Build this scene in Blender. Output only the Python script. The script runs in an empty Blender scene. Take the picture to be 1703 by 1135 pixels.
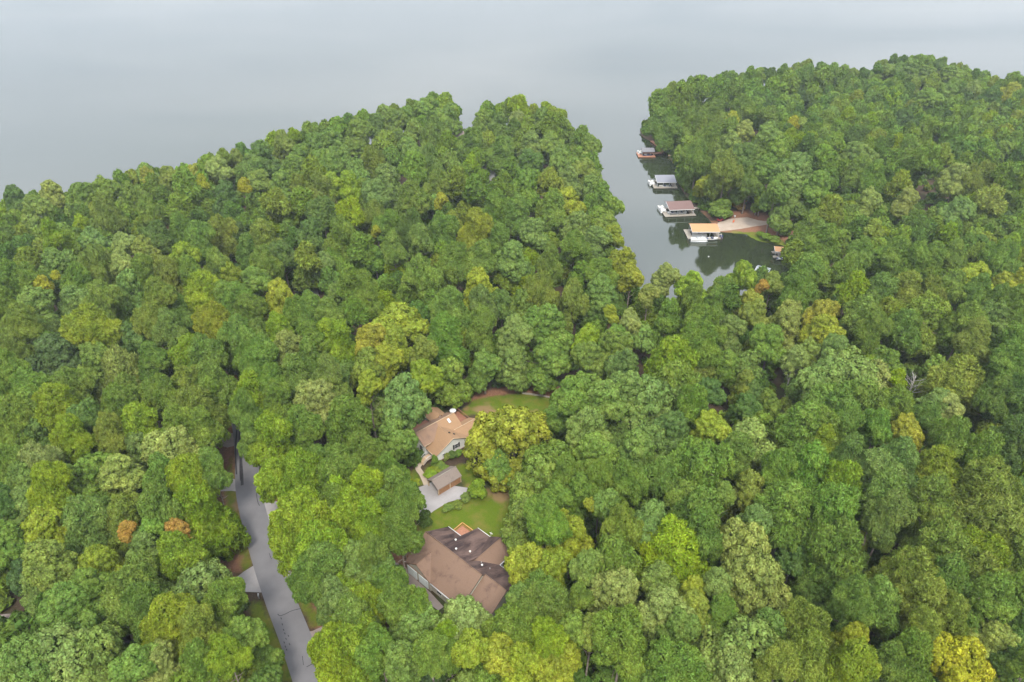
import bpy, bmesh, math, random
import numpy as np
from mathutils import Vector, Matrix

SC = bpy.context.scene
COL = SC.collection
R = math.radians

# ------------------------------------------------------------------ camera
CAM_H, PITCH, FPX = 120.0, R(34.0), 1135.0
SP, CP = math.sin(PITCH), math.cos(PITCH)

def P(px, py, z):
    """ground point that the surveyed photo position (1703x1135) falls on at height z; returns x, y, depth"""
    u = (px - 851.5) / FPX
    v = (py - 567.5) / FPX
    t = (z - CAM_H) / (-SP - v * CP)
    return (u * t, (CP - v * SP) * t, t)

cam_d = bpy.data.cameras.new('camera')
cam = bpy.data.objects.new('camera', cam_d)
COL.objects.link(cam)
cam.location = (0, 0, CAM_H)
cam.rotation_euler = (math.pi / 2 - PITCH, 0, 0)
cam_d.sensor_width = 36.0
cam_d.lens = 36.0 * FPX / 1703.0
cam_d.clip_start = 0.5
cam_d.clip_end = 20000
SC.camera = cam

# ------------------------------------------------------------------ materials
class NT:
    def __init__(self, name):
        self.m = bpy.data.materials.new(name)
        self.m.use_nodes = True
        self.t = self.m.node_tree
        self.t.nodes.clear()
        self.out = self.n('ShaderNodeOutputMaterial')
    def n(self, typ, **kw):
        nd = self.t.nodes.new(typ)
        for k, v in kw.items():
            if k.startswith('i_'):
                nd.inputs[k[2:].replace('_', ' ')].default_value = v
            else:
                setattr(nd, k, v)
        return nd
    def l(self, a, b):
        self.t.links.new(a, b)
    def noise(self, vec, scale, detail=3.0, rough=0.55, dist=0.0):
        nd = self.n('ShaderNodeTexNoise')
        nd.inputs['Scale'].default_value = scale
        nd.inputs['Detail'].default_value = detail
        nd.inputs['Roughness'].default_value = rough
        nd.inputs['Distortion'].default_value = dist
        if vec is not None:
            self.l(vec, nd.inputs['Vector'])
        return nd.outputs['Fac']
    def ramp(self, fac, stops):
        nd = self.n('ShaderNodeValToRGB')
        e = nd.color_ramp.elements
        while len(e) < len(stops):
            e.new(0.5)
        for el, (p, c) in zip(e, stops):
            el.position = p
            el.color = c if len(c) == 4 else (*c, 1)
        self.l(fac, nd.inputs['Fac'])
        return nd.outputs['Color']
    def mix(self, fac, a, b, blend='MIX'):
        nd = self.n('ShaderNodeMix', data_type='RGBA', blend_type=blend)
        for idx, val in ((0, fac), (6, a), (7, b)):
            s = nd.inputs[idx]
            if hasattr(val, 'type') or isinstance(val, bpy.types.NodeSocket):
                self.l(val, s)
            elif isinstance(val, (int, float)):
                s.default_value = val
            else:
                s.default_value = val if len(val) == 4 else (*val, 1)
        return nd.outputs[2]
    def math(self, op, a, b=None, clamp=False):
        nd = self.n('ShaderNodeMath', operation=op)
        nd.use_clamp = clamp
        for i, val in enumerate((a, b)):
            if val is None: continue
            if isinstance(val, bpy.types.NodeSocket): self.l(val, nd.inputs[i])
            else: nd.inputs[i].default_value = val
        return nd.outputs[0]
    def coord(self, kind='Object', scale=None):
        tc = self.n('ShaderNodeTexCoord').outputs[kind]
        if scale is None: return tc
        mp = self.n('ShaderNodeMapping')
        mp.inputs['Scale'].default_value = scale
        self.l(tc, mp.inputs['Vector'])
        return mp.outputs['Vector']
    def principled(self, color, rough=0.8, bump=None, bstr=0.3, bdist=0.05, spec=0.3, metal=0.0):
        p = self.n('ShaderNodeBsdfPrincipled')
        if isinstance(color, bpy.types.NodeSocket): self.l(color, p.inputs['Base Color'])
        else: p.inputs['Base Color'].default_value = color if len(color) == 4 else (*color, 1)
        if isinstance(rough, bpy.types.NodeSocket): self.l(rough, p.inputs['Roughness'])
        else: p.inputs['Roughness'].default_value = rough
        p.inputs['Specular IOR Level'].default_value = spec
        p.inputs['Metallic'].default_value = metal
        if bump is not None:
            b = self.n('ShaderNodeBump')
            b.inputs['Strength'].default_value = bstr
            b.inputs['Distance'].default_value = bdist
            self.l(bump, b.inputs['Height'])
            self.l(b.outputs['Normal'], p.inputs['Normal'])
        self.l(p.outputs[0], self.out.inputs['Surface'])
        return p

def simple(name, c, rough=0.7, var=0.12, scale=1.5, spec=0.3, metal=0.0, bump=0.0):
    m = NT(name)
    co = m.coord('Object')
    n1 = m.noise(co, scale, 5, 0.6)
    dark = tuple(x * (1 - var) for x in c)
    lite = tuple(min(1, x * (1 + var)) for x in c)
    colr = m.ramp(n1, [(0.3, dark), (0.7, lite)])
    m.principled(colr, rough, bump=m.noise(co, scale * 12, 3) if bump else None, bstr=bump, spec=spec, metal=metal)
    return m.m

def leaf_material():
    m = NT('foliage')
    oi = m.n('ShaderNodeObjectInfo')
    geo = m.n('ShaderNodeNewGeometry')
    rnd = geo.outputs['Random Per Island']
    co = m.coord('Object')
    patch = m.noise(co, 1.7, 2, 0.5)
    col = oi.outputs['Color']
    # leaf to leaf change of colour: greener, yellower
    hs = m.n('ShaderNodeHueSaturation')
    m.l(col, hs.inputs['Color'])
    h = m.math('ADD', m.math('MULTIPLY', rnd, 0.030), 0.485)
    h = m.math('ADD', h, m.math('MULTIPLY', m.math('SUBTRACT', patch, 0.5), -0.055))
    m.l(h, hs.inputs['Hue'])
    hs.inputs['Saturation'].default_value = 1.0
    v = m.math('ADD', m.math('MULTIPLY', rnd, 0.75), 0.62)
    v = m.math('MULTIPLY', v, m.math('ADD', m.math('MULTIPLY', patch, 1.3), 0.35))
    m.l(v, hs.inputs['Value'])
    c = hs.outputs['Color']
    d = m.n('ShaderNodeBsdfDiffuse')
    m.l(c, d.inputs['Color'])
    t = m.n('ShaderNodeBsdfTranslucent')
    m.l(m.mix(0.35, c, (0.18, 0.26, 0.008)), t.inputs['Color'])
    g = m.n('ShaderNodeBsdfGlossy')
    g.inputs['Roughness'].default_value = 0.55
    g.inputs['Color'].default_value = (0.9, 0.95, 0.9, 1)
    ms = m.n('ShaderNodeMixShader'); ms.inputs[0].default_value = 0.17
    m.l(d.outputs[0], ms.inputs[1]); m.l(t.outputs[0], ms.inputs[2])
    ms2 = m.n('ShaderNodeMixShader'); ms2.inputs[0].default_value = 0.012
    m.l(ms.outputs[0], ms2.inputs[1]); m.l(g.outputs[0], ms2.inputs[2])
    m.l(ms2.outputs[0], m.out.inputs['Surface'])
    return m.m

def attr_leaf_material():
    """same foliage for merged masses: the plant's own colour is stored on the mesh"""
    m = NT('foliage_mass')
    at = m.n('ShaderNodeAttribute'); at.attribute_name = 'leaf_colour'
    geo = m.n('ShaderNodeNewGeometry')
    rnd = geo.outputs['Random Per Island']
    hs = m.n('ShaderNodeHueSaturation')
    m.l(at.outputs['Color'], hs.inputs['Color'])
    m.l(m.math('ADD', m.math('MULTIPLY', rnd, 0.03), 0.485), hs.inputs['Hue'])
    m.l(m.math('ADD', m.math('MULTIPLY', rnd, 0.7), 0.65), hs.inputs['Value'])
    c = hs.outputs['Color']
    d = m.n('ShaderNodeBsdfDiffuse'); m.l(c, d.inputs['Color'])
    t = m.n('ShaderNodeBsdfTranslucent'); m.l(m.mix(0.3, c, (0.18, 0.26, 0.008)), t.inputs['Color'])
    ms = m.n('ShaderNodeMixShader'); ms.inputs[0].default_value = 0.17
    m.l(d.outputs[0], ms.inputs[1]); m.l(t.outputs[0], ms.inputs[2])
    m.l(ms.outputs[0], m.out.inputs['Surface'])
    return m.m

def shingle_material(name, base, stain, amount, streak=(0.9, 0.25, 1)):
    m = NT(name)
    co = m.coord('Object')
    fine = m.noise(co, 9.0, 3, 0.7)
    c0 = m.ramp(fine, [(0.25, tuple(x * 0.80 for x in base)), (0.75, tuple(x * 1.18 for x in base))])
    st = m.noise(m.coord('Object', streak), 0.75, 6, 0.68, 0.4)
    f = m.ramp(st, [(max(0.0, 0.62 - amount), (0, 0, 0)), (min(1.0, 0.88 - amount), (1, 1, 1))])
    c1 = m.mix(f, c0, stain)
    # courses of shingles
    wv = m.n('ShaderNodeTexWave', wave_type='BANDS', bands_direction='Z')
    wv.inputs['Scale'].default_value = 3.2
    wv.inputs['Distortion'].default_value = 0.6
    wv.inputs['Detail'].default_value = 1
    m.l(co, wv.inputs['Vector'])
    c2 = m.mix(m.math('MULTIPLY', wv.outputs['Fac'], 0.16), c1, tuple(x * 0.55 for x in base))
    m.principled(c2, 0.9, bump=fine, bstr=0.35, bdist=0.03, spec=0.15)
    return m.m

M = {}
M['leaf'] = leaf_material()
M['leafmass'] = attr_leaf_material()
M['bark'] = simple('bark', (0.21, 0.17, 0.135), 0.9, 0.35, 1.2, 0.1, bump=0.4)
M['greybark'] = simple('pale_bark', (0.36, 0.33, 0.29), 0.9, 0.25, 1.2, 0.1, bump=0.4)
M['roof1'] = shingle_material('brown_shingles', (0.205, 0.130, 0.090), (0.060, 0.036, 0.034), 0.10, (0.5, 0.5, 0.25))
M['roof1r'] = shingle_material('dark_brown_shingles', (0.150, 0.097, 0.078), (0.040, 0.026, 0.025), 0.27, (0.9, 0.2, 0.3))  # rear slopes: darker base brown and more of the dark streaks
M['roof2'] = shingle_material('tan_shingles', (0.29, 0.175, 0.095), (0.21, 0.128, 0.08), 0.08)
M['roof2g'] = shingle_material('shaded_tan_shingles', (0.24, 0.15, 0.098), (0.17, 0.11, 0.082), 0.16)  # duller copy of the tan shingles: shade of these slopes put into the colour
M['roofshed'] = shingle_material('grey_shingles', (0.20, 0.158, 0.13), (0.09, 0.07, 0.065), 0.08)
M['roofdk'] = shingle_material('charcoal_shingles', (0.16, 0.155, 0.16), (0.09, 0.085, 0.09), 0.05)
M['roofslate'] = shingle_material('slate_shingles', (0.20, 0.20, 0.22), (0.13, 0.13, 0.145), 0.05)
M['roofbr'] = shingle_material('red_brown_shingles', (0.165, 0.105, 0.092), (0.12, 0.08, 0.072), 0.05)
M['rooftan'] = shingle_material('bright_tan_shingles', (0.42, 0.225, 0.11), (0.34, 0.18, 0.09), 0.04)
M['roofwh'] = simple('white_metal_roof', (0.22, 0.235, 0.25), 0.4, 0.05)
M['roofgrey'] = shingle_material('grey_brown_shingles', (0.24, 0.19, 0.165), (0.15, 0.12, 0.11), 0.05)
M['white'] = simple('white_paint', (0.52, 0.51, 0.49), 0.5, 0.06, 0.8)
M['siding'] = simple('pale_siding', (0.66, 0.64, 0.58), 0.6, 0.07, 0.7)
M['siding2'] = simple('cream_siding', (0.40, 0.37, 0.31), 0.6, 0.08, 0.7)
M['brick'] = simple('tan_brick', (0.40, 0.30, 0.23), 0.85, 0.25, 3.0)
M['glass'] = simple('window_glass', (0.03, 0.035, 0.04), 0.12, 0.1, spec=0.6)
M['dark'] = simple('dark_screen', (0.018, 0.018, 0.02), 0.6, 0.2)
M['black'] = simple('black_paint', (0.02, 0.02, 0.022), 0.5, 0.1)
M['garage'] = simple('garage_door_paint', (0.62, 0.66, 0.66), 0.5, 0.04)
M['deckor'] = simple('orange_stained_wood', (0.32, 0.145, 0.085), 0.75, 0.18, 2.5)
M['deckrail'] = simple('amber_stained_wood', (0.50, 0.25, 0.09), 0.7, 0.18, 2.5)
M['deckbr'] = simple('red_brown_wood', (0.22, 0.095, 0.055), 0.8, 0.2, 2.5)
M['woodgrey'] = simple('weathered_wood', (0.27, 0.235, 0.19), 0.85, 0.2, 2.0)
M['woodtan'] = simple('tan_timber', (0.46, 0.33, 0.21), 0.8, 0.2, 2.0)
M['slat'] = simple('cedar_boards', (0.30, 0.155, 0.075), 0.8, 0.3, 4.0)
M['metal'] = simple('grey_metal', (0.42, 0.43, 0.44), 0.4, 0.08, metal=0.3)
M['alu'] = simple('aluminium', (0.60, 0.61, 0.62), 0.35, 0.06, metal=0.5)
M['red'] = simple('red_paint', (0.42, 0.05, 0.05), 0.4, 0.1)
M['navy'] = simple('navy_paint', (0.03, 0.05, 0.14), 0.35, 0.1)
M['blue'] = simple('blue_vinyl', (0.06, 0.30, 0.50), 0.5, 0.1)
M['mauve'] = simple('faded_purple_cover', (0.34, 0.19, 0.27), 0.7, 0.15)
M['green'] = simple('green_paint', (0.05, 0.12, 0.06), 0.5, 0.1)
M['kayak'] = simple('orange_red_plastic', (0.55, 0.12, 0.05), 0.4, 0.08)
M['rubber'] = simple('black_rubber', (0.02, 0.02, 0.02), 0.8, 0.1)

def asphalt():
    m = NT('asphalt')
    co = m.coord('Object')
    a = m.noise(co, 0.25, 4, 0.6)
    f = m.noise(co, 14.0, 3, 0.7)
    c = m.ramp(a, [(0.3, (0.140, 0.133, 0.135)), (0.7, (0.178, 0.170, 0.172))])
    c = m.mix(m.math('MULTIPLY', f, 0.15), c, (0.10, 0.095, 0.10))
    m.principled(c, 0.85, bump=f, bstr=0.1, spec=0.25)
    return m.m
def concrete(name, a, b):
    m = NT(name)
    co = m.coord('Object')
    n1 = m.noise(co, 0.35, 5, 0.65)
    n2 = m.noise(co, 7.0, 4, 0.7)
    c = m.ramp(n1, [(0.3, a), (0.7, b)])
    c = m.mix(m.math('MULTIPLY', n2, 0.4), c, tuple(x * 0.7 for x in a))
    m.principled(c, 0.9, bump=n2, bstr=0.3, spec=0.2)
    return m.m
M['asphalt'] = asphalt()
M['tar'] = simple('tar', (0.035, 0.032, 0.035), 0.6, 0.3, 1.0)
M['drive'] = concrete('driveway_concrete', (0.27, 0.245, 0.235), (0.36, 0.335, 0.32))
M['drive2'] = concrete('old_concrete', (0.24, 0.19, 0.165), (0.33, 0.28, 0.25))
M['ramp'] = concrete('pale_gravel', (0.30, 0.235, 0.175), (0.40, 0.325, 0.26))
M['path'] = concrete('path_stone', (0.36, 0.28, 0.20), (0.46, 0.37, 0.28))

# ------------------------------------------------------------------ object helpers
def setp(o, label=None, cat=None, group=None, kind=None):
    if label: o['label'] = label
    if cat: o['category'] = cat
    if group: o['group'] = group
    if kind: o['kind'] = kind
    return o

def link(o, parent=None):
    COL.objects.link(o)
    if parent is not None: o.parent = parent
    return o

def empty(name, loc, rz=0.0, label=None, cat=None, group=None):
    o = bpy.data.objects.new(name, None)
    o.empty_display_size = 0.5
    o.location = loc
    o.rotation_euler = (0, 0, rz)
    link(o)
    return setp(o, label, cat, group)

class MB:
    def __init__(self):
        self.v = []; self.f = []; self.s = []
    def add(self, vs, fs, smooth=False):
        b = len(self.v)
        self.v += [tuple(p) for p in vs]
        self.f += [tuple(i + b for i in f) for f in fs]
        self.s += [smooth] * len(fs)
        return self
    def box(self, c, s, rz=0.0, rx=0.0, ry=0.0):
        x, y, z = s[0] / 2, s[1] / 2, s[2] / 2
        mt = Matrix.Translation(c) @ Matrix.Rotation(rz, 4, 'Z') @ Matrix.Rotation(ry, 4, 'Y') @ Matrix.Rotation(rx, 4, 'X')
        vs = [mt @ Vector((i, j, k)) for i, j, k in ((-x, -y, -z), (x, -y, -z), (x, y, -z), (-x, y, -z), (-x, -y, z), (x, -y, z), (x, y, z), (-x, y, z))]
        return self.add(vs, [(0, 3, 2, 1), (4, 5, 6, 7), (0, 1, 5, 4), (1, 2, 6, 5), (2, 3, 7, 6), (3, 0, 4, 7)])
    def slab(self, pts, th=0.18):
        """roof plane: top polygon and a thickness below it"""
        n = len(pts)
        a, b, c = Vector(pts[0]), Vector(pts[1]), Vector(pts[2])
        nrm = (b - a).cross(c - a).normalized()
        if nrm.z < 0:
            pts = list(reversed(pts)); nrm = -nrm
        low = [tuple(Vector(p) - nrm * th) for p in pts]
        fs = [tuple(range(n)), tuple(reversed(range(n, 2 * n)))]
        for i in range(n):
            j = (i + 1) % n
            fs.append((i, i + n, j + n, j))
        return self.add(list(pts) + low, fs)
    def prism(self, poly, h0, h1, axis='z'):
        """polygon extruded along an axis; poly in the two other axes"""
        n = len(poly)
        def mk(p, h):
            return (p[0], p[1], h) if axis == 'z' else ((p[0], h, p[1]) if axis == 'y' else (h, p[0], p[1]))
        vs = [mk(p, h0) for p in poly] + [mk(p, h1) for p in poly]
        fs = [tuple(reversed(range(n))), tuple(range(n, 2 * n))]
        for i in range(n):
            j = (i + 1) % n
            fs.append((i, j, j + n, i + n))
        return self.add(vs, fs)
    def tube(self, pts, rad, n=8, cap=True, smooth=True):
        pts = [Vector(p) for p in pts]
        if not hasattr(rad, '__len__'): rad = [rad] * len(pts)
        vs, fs = [], []
        for i, p in enumerate(pts):
            d = (pts[min(i + 1, len(pts) - 1)] - pts[max(i - 1, 0)]).normalized()
            up = Vector((0, 0, 1)) if abs(d.z) < 0.9 else Vector((1, 0, 0))
            a = d.cross(up).normalized(); b = d.cross(a).normalized()
            for k in range(n):
                t = 2 * math.pi * k / n
                vs.append(p + (a * math.cos(t) + b * math.sin(t)) * rad[i])
        for i in range(len(pts) - 1):
            for k in range(n):
                k2 = (k + 1) % n
                fs.append((i * n + k, i * n + k2, (i + 1) * n + k2, (i + 1) * n + k))
        if cap:
            fs.append(tuple(reversed(range(n)))); fs.append(tuple(range((len(pts) - 1) * n, len(pts) * n)))
        return self.add(vs, fs, smooth)
    def ball(self, c, r, n=10, m=6, sq=(1, 1, 1)):
        vs, fs = [], []
        for i in range(m + 1):
            th = math.pi * i / m
            for k in range(n):
                ph = 2 * math.pi * k / n
                vs.append((c[0] + r * sq[0] * math.sin(th) * math.cos(ph), c[1] + r * sq[1] * math.sin(th) * math.sin(ph), c[2] + r * sq[2] * math.cos(th)))
        for i in range(m):
            for k in range(n):
                k2 = (k + 1) % n
                fs.append((i * n + k, (i + 1) * n + k, (i + 1) * n + k2, i * n + k2))
        return self.add(vs, fs, True)
    def mesh(self, name, mat):
        me = bpy.data.meshes.new(name)
        me.from_pydata(self.v, [], self.f)
        me.polygons.foreach_set('use_smooth', self.s)
        me.materials.append(mat)
        me.update()
        bm = bmesh.new(); bm.from_mesh(me)
        bmesh.ops.recalc_face_normals(bm, faces=bm.faces)
        bm.to_mesh(me); bm.free()
        return me
    def build_each(self, name, mat, parent, groups):
        """one object per listed run of solids (8 vertices a box)"""
        k = 0
        for n in groups:
            q = MB(); fs = [(f, sm) for f, sm in zip(self.f, self.s) if k <= min(f) and max(f) < k + n]
            q.v = self.v[k:k + n]; q.f = [tuple(i - k for i in f) for f, _ in fs]; q.s = [sm for _, sm in fs]
            q.build(name, mat, parent); k += n
    def build(self, name, mat, parent=None, label=None):
        o = bpy.data.objects.new(name, self.mesh(name, mat))
        link(o, parent)
        if label: o['label'] = label
        return o

# ------------------------------------------------------------------ shoreline and ground height
LAND = [(-6000, -3000), (-6000, -200), (-700, 130), (-380, 215), (-233, 254), (-203, 262), (-185, 268), (-168, 273), (-154, 286), (-141, 291), (-135, 299), (-125, 313),
        (-111, 333), (-96, 346), (-79, 364), (-62, 381), (-51, 399), (-40, 415), (-20, 384), (5, 397), (23, 383), (32, 351), (40, 322),
        (38, 291), (38, 270), (38, 247), (37, 228), (38, 212), (42, 203), (49, 196), (58, 192), (65, 192), (72, 197), (80, 199), (92, 204), (100, 215), (107, 226),
        (112, 236), (111, 242), (107.5, 247.1), (99.4, 250.4), (96.3, 257.3), (85.6, 259.0), (85.3, 269.1), (83.5, 279.3), (81.5, 287.4),
        (80.5, 297.9), (80.0, 316.9), (83.5, 335.0), (82.9, 349.8), (81.0, 359), (80.5, 366), (77.7, 376.5), (74.2, 385), (75, 397), (83, 413), (103, 445), (134, 462), (172, 474), (208, 487),
        (222, 462), (270, 507), (297, 500), (297, 470), (304, 444), (322, 452), (400, 452), (560, 470), (900, 420), (6000, 300), (6000, -3000)]

def seg_dist(px, py, poly):
    """distance to the outline and whether inside, for arrays"""
    d = np.full(px.shape, 1e9)
    inside = np.zeros(px.shape, bool)
    n = len(poly)
    for i in range(n):
        x1, y1 = poly[i]; x2, y2 = poly[(i + 1) % n]
        dx, dy = x2 - x1, y2 - y1
        L = dx * dx + dy * dy
        t = np.clip(((px - x1) * dx + (py - y1) * dy) / L, 0, 1)
        d = np.minimum(d, np.hypot(px - (x1 + t * dx), py - (y1 + t * dy)))
        if y1 != y2:
            c = ((y1 > py) != (y2 > py)) & (px < (x2 - x1) * (py - y1) / (y2 - y1) + x1)
            inside ^= c
    return np.where(inside, d, -d)

def height_arr(x, y):
    s = seg_dist(x, y, LAND)
    nz = 0.7 * np.sin(x * 0.045 + 1.3) * np.cos(y * 0.038 + 0.4) + 0.4 * np.sin(x * 0.11 + y * 0.07)
    land = 0.15 + 0.85 * np.clip(s / 2.5, 0, 1) + 5.0 * (1 - np.exp(-np.clip(s - 2.0, 0, None) / 28.0)) + nz * np.clip(s / 60.0, 0, 1)
    # low shelf where the boat ramp meets the cove
    rd = np.hypot(x - 98, (y - 262) * 1.0)
    w = np.clip((26 - rd) / 14, 0, 1)
    land = land * (1 - w) + (0.3 + 0.8 * np.clip(s / 6.0, 0, 1)) * w
    # level ground around the two houses and the road
    w2 = np.exp(-((x + 12) ** 2 / 900.0 + (y - 108) ** 2 / 1600.0))
    land = land * (1 - w2) + 6.0 * w2
    sea = -np.clip(-s * 0.18, 0, 5)
    return np.where(s >= 0, land, 0.15 + sea - 0.15 * 0)

GX = np.concatenate([[-6000, -3000, -1500, -900, -650], np.arange(-480, -80, 4.0), np.arange(-80, 60, 1.0), np.arange(60, 130, 2.0), np.arange(130, 560, 4.0), [650, 900, 1500, 3000, 6000]])
GY = np.concatenate([[-3000, -1500, -700, -300, -120], np.arange(-60, 52, 4.0), np.arange(52, 166, 1.0), np.arange(166, 290, 2.0), np.arange(290, 620, 4.0), [700, 900, 1500, 3000, 6000, 9000]])
XX, YY = np.meshgrid(GX, GY)
ZZ = height_arr(XX, YY)

def H(x, y):
    i = int(np.searchsorted(GX, x)) - 1; j = int(np.searchsorted(GY, y)) - 1
    i = max(0, min(len(GX) - 2, i)); j = max(0, min(len(GY) - 2, j))
    a = (x - GX[i]) / (GX[i + 1] - GX[i]); b = (y - GY[j]) / (GY[j + 1] - GY[j])
    return float((ZZ[j, i] * (1 - a) + ZZ[j, i + 1] * a) * (1 - b) + (ZZ[j + 1, i] * (1 - a) + ZZ[j + 1, i + 1] * a) * b)

def shore(x, y):
    return float(seg_dist(np.array([x]), np.array([y]), LAND)[0])

def G(px, py, z=6.0, it=3):
    """point of the terrain seen at a photo position"""
    for _ in range(it):
        x, y, t = P(px, py, z)
        z = H(x, y)
    return (x, y, z)

def world_poly(pts, z=6.0):
    return [G(a, b, z)[:2] for a, b in pts]

# ---- open places: grass and bare clay
GRASS = [world_poly(q) for q in (
    [(690, 852), (715, 838), (775, 830), (800, 815), (858, 800), (866, 850), (880, 905), (856, 935), (760, 900), (700, 895)],
    [(765, 690), (782, 668), (815, 660), (868, 653), (928, 664), (940, 705), (890, 712), (820, 705), (800, 690)],
    [(745, 800), (752, 780), (778, 768), (800, 790), (800, 830), (775, 825), (772, 800)],
    [(694, 775), (700, 795), (707, 808), (690, 808), (676, 798)],
    [(712, 772), (728, 772), (740, 778), (716, 800), (706, 790)],
    [(384, 760), (391, 820), (404, 880), (420, 945), (405, 955), (392, 900), (378, 850), (374, 790)],
    [(430, 990), (446, 1030), (470, 1075), (492, 1135), (460, 1135), (430, 1080), (415, 1010)],
    [(455, 890), (480, 945), (470, 955), (450, 900)], [(500, 975), (520, 1010), (540, 1035), (520, 1045), (500, 1010)],
)] + [[(P(a, b, 1)[0], P(a, b, 1)[1]) for a, b in q] for q in (
    [(1196, 385), (1226, 382), (1264, 386), (1300, 398), (1318, 410), (1290, 406), (1262, 399), (1236, 392)],)]
CLAY = [world_poly(q) for q in (
    [(640, 925), (672, 890), (700, 880), (690, 915), (680, 940), (655, 940)],
    [(360, 700), (392, 700), (392, 800), (410, 900), (420, 950), (360, 962), (350, 930), (370, 900), (372, 800)],
    [(846, 805), (870, 800), (880, 830), (856, 838)],
    [(755, 675), (790, 655), (860, 640), (930, 640), (940, 668), (868, 655), (800, 668)],
    [(440, 780), (480, 860), (520, 960), (550, 1040), (530, 1060), (490, 960), (450, 880)],
    [(380, 590), (425, 590), (415, 640), (412, 705), (372, 715), (360, 680)],
)] + [[(P(a, b, 1)[0], P(a, b, 1)[1]) for a, b in q] for q in (
    [(1180, 372), (1200, 355), (1228, 350), (1262, 356), (1300, 366), (1330, 375), (1335, 400), (1300, 405), (1262, 388), (1200, 384), (1165, 345), (1180, 350)],)]

def soft(polys, w):
    a = np.zeros(XX.shape)
    for q in polys:
        xs = [p[0] for p in q]; ys = [p[1] for p in q]
        sel = (XX > min(xs) - 8) & (XX < max(xs) + 8) & (YY > min(ys) - 8) & (YY < max(ys) + 8)
        if not sel.any(): continue
        d = seg_dist(XX[sel], YY[sel], q)
        a[sel] = np.maximum(a[sel], np.clip(0.5 + d / (2 * w), 0, 1))
    return a
grass_w = soft(GRASS, 1.6)
clay_w = soft(CLAY, 2.5)
GRID_S = seg_dist(XX, YY, LAND)

def grid_mesh(name, gx, gy, z):
    ny, nx = z.shape
    me = bpy.data.meshes.new(name)
    xx, yy = np.meshgrid(gx, gy)
    co = np.stack([xx, yy, z], -1).reshape(-1, 3).astype(np.float32)
    idx = np.arange(nx * ny).reshape(ny, nx)
    q = np.stack([idx[:-1, :-1], idx[:-1, 1:], idx[1:, 1:], idx[1:, :-1]], -1).reshape(-1, 4)
    me.vertices.add(len(co)); me.vertices.foreach_set('co', co.ravel())
    me.loops.add(q.size); me.loops.foreach_set('vertex_index', q.ravel().astype(np.int32))
    me.polygons.add(len(q)); me.polygons.foreach_set('loop_start', np.arange(0, q.size, 4, dtype=np.int32))
    me.polygons.foreach_set('loop_total', np.full(len(q), 4, np.int32))
    me.polygons.foreach_set('use_smooth', np.ones(len(q), bool))
    me.update(calc_edges=True)
    return me

gm = grid_mesh('ground', GX, GY, ZZ)
for nm, arr in (('grass', grass_w), ('clay', clay_w)):
    at = gm.attributes.new(nm, 'FLOAT', 'POINT')
    at.data.foreach_set('value', arr.ravel().astype(np.float32))
def ground_material():
    m = NT('forest_floor')
    co = m.coord('Object')
    n1 = m.noise(co, 0.35, 5, 0.65)
    n2 = m.noise(co, 2.6, 5, 0.7)
    n3 = m.noise(co, 0.09, 3, 0.6)
    litter = m.ramp(n2, [(0.3, (0.036, 0.026, 0.015)), (0.7, (0.085, 0.055, 0.034))])
    litter = m.mix(m.ramp(n3, [(0.5, (0, 0, 0)), (0.65, (0.7, 0.7, 0.7))]), litter, (0.045, 0.065, 0.022))
    clay = m.ramp(n2, [(0.25, (0.13, 0.058, 0.034)), (0.75, (0.28, 0.145, 0.085))])
    grass = m.ramp(m.noise(co, 5.0, 4, 0.75), [(0.25, (0.050, 0.085, 0.004)), (0.75, (0.120, 0.160, 0.012))])
    grass = m.mix(m.ramp(n1, [(0.45, (0, 0, 0)), (0.72, (0.85, 0.85, 0.85))]), grass, (0.16, 0.13, 0.03))
    grass = m.mix(m.ramp(n3, [(0.58, (0, 0, 0)), (0.66, (0.8, 0.8, 0.8))]), grass, (0.22, 0.135, 0.07))
    a1 = m.n('ShaderNodeAttribute'); a1.attribute_name = 'clay'
    a2 = m.n('ShaderNodeAttribute'); a2.attribute_name = 'grass'
    def ragged(a, sharp=3.0):
        s = m.math('ADD', a, m.math('MULTIPLY', m.math('SUBTRACT', n1, 0.5), 1.1))
        return m.math('ADD', m.math('MULTIPLY', m.math('SUBTRACT', s, 0.5), sharp), 0.5, True)
    c = m.mix(ragged(a1.outputs['Fac'], 2.0), litter, clay)
    c = m.mix(ragged(a2.outputs['Fac'], 3.0), c, grass)
    m.principled(c, 0.95, bump=m.noise(co, 4.0, 5, 0.8), bstr=0.8, bdist=0.15, spec=0.1)
    return m.m
gm.materials.append(ground_material())
setp(link(bpy.data.objects.new('ground', gm)), kind='structure')

# ---- water
def water_material():
    m = NT('lake_water')
    n1 = m.noise(m.coord('Object', (0.45, 1.0, 1.0)), 0.40, 3, 0.55, 0.4)
    n2 = m.noise(m.coord('Object', (0.5, 1, 1)), 0.07, 3, 0.6)
    calm = m.noise(m.coord('Object', (0.35, 1, 1)), 0.006, 4, 0.6, 0.8)
    hgt = m.math('ADD', m.math('MULTIPLY', n1, m.math('ADD', m.math('MULTIPLY', calm, 1.0), 0.2)), m.math('MULTIPLY', n2, 1.0))
    stre = m.noise(m.coord('Object', (0.25, 1, 1)), 0.0045, 5, 0.6, 1.2)
    rg = m.math('ADD', m.math('MULTIPLY', m.math('SUBTRACT', stre, 0.42, True), 0.55), 0.015)
    p = m.principled((0.020, 0.026, 0.012), rg, bump=hgt, bstr=0.16, bdist=0.10, spec=0.5)
    p.inputs['IOR'].default_value = 1.75
    return m.m
wm = MB().add([(-6500, -3200, 0), (6500, -3200, 0), (6500, 9200, 0), (-6500, 9200, 0)], [(0, 1, 2, 3)]).build('lake_water', water_material())
setp(wm, kind='structure')

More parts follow.
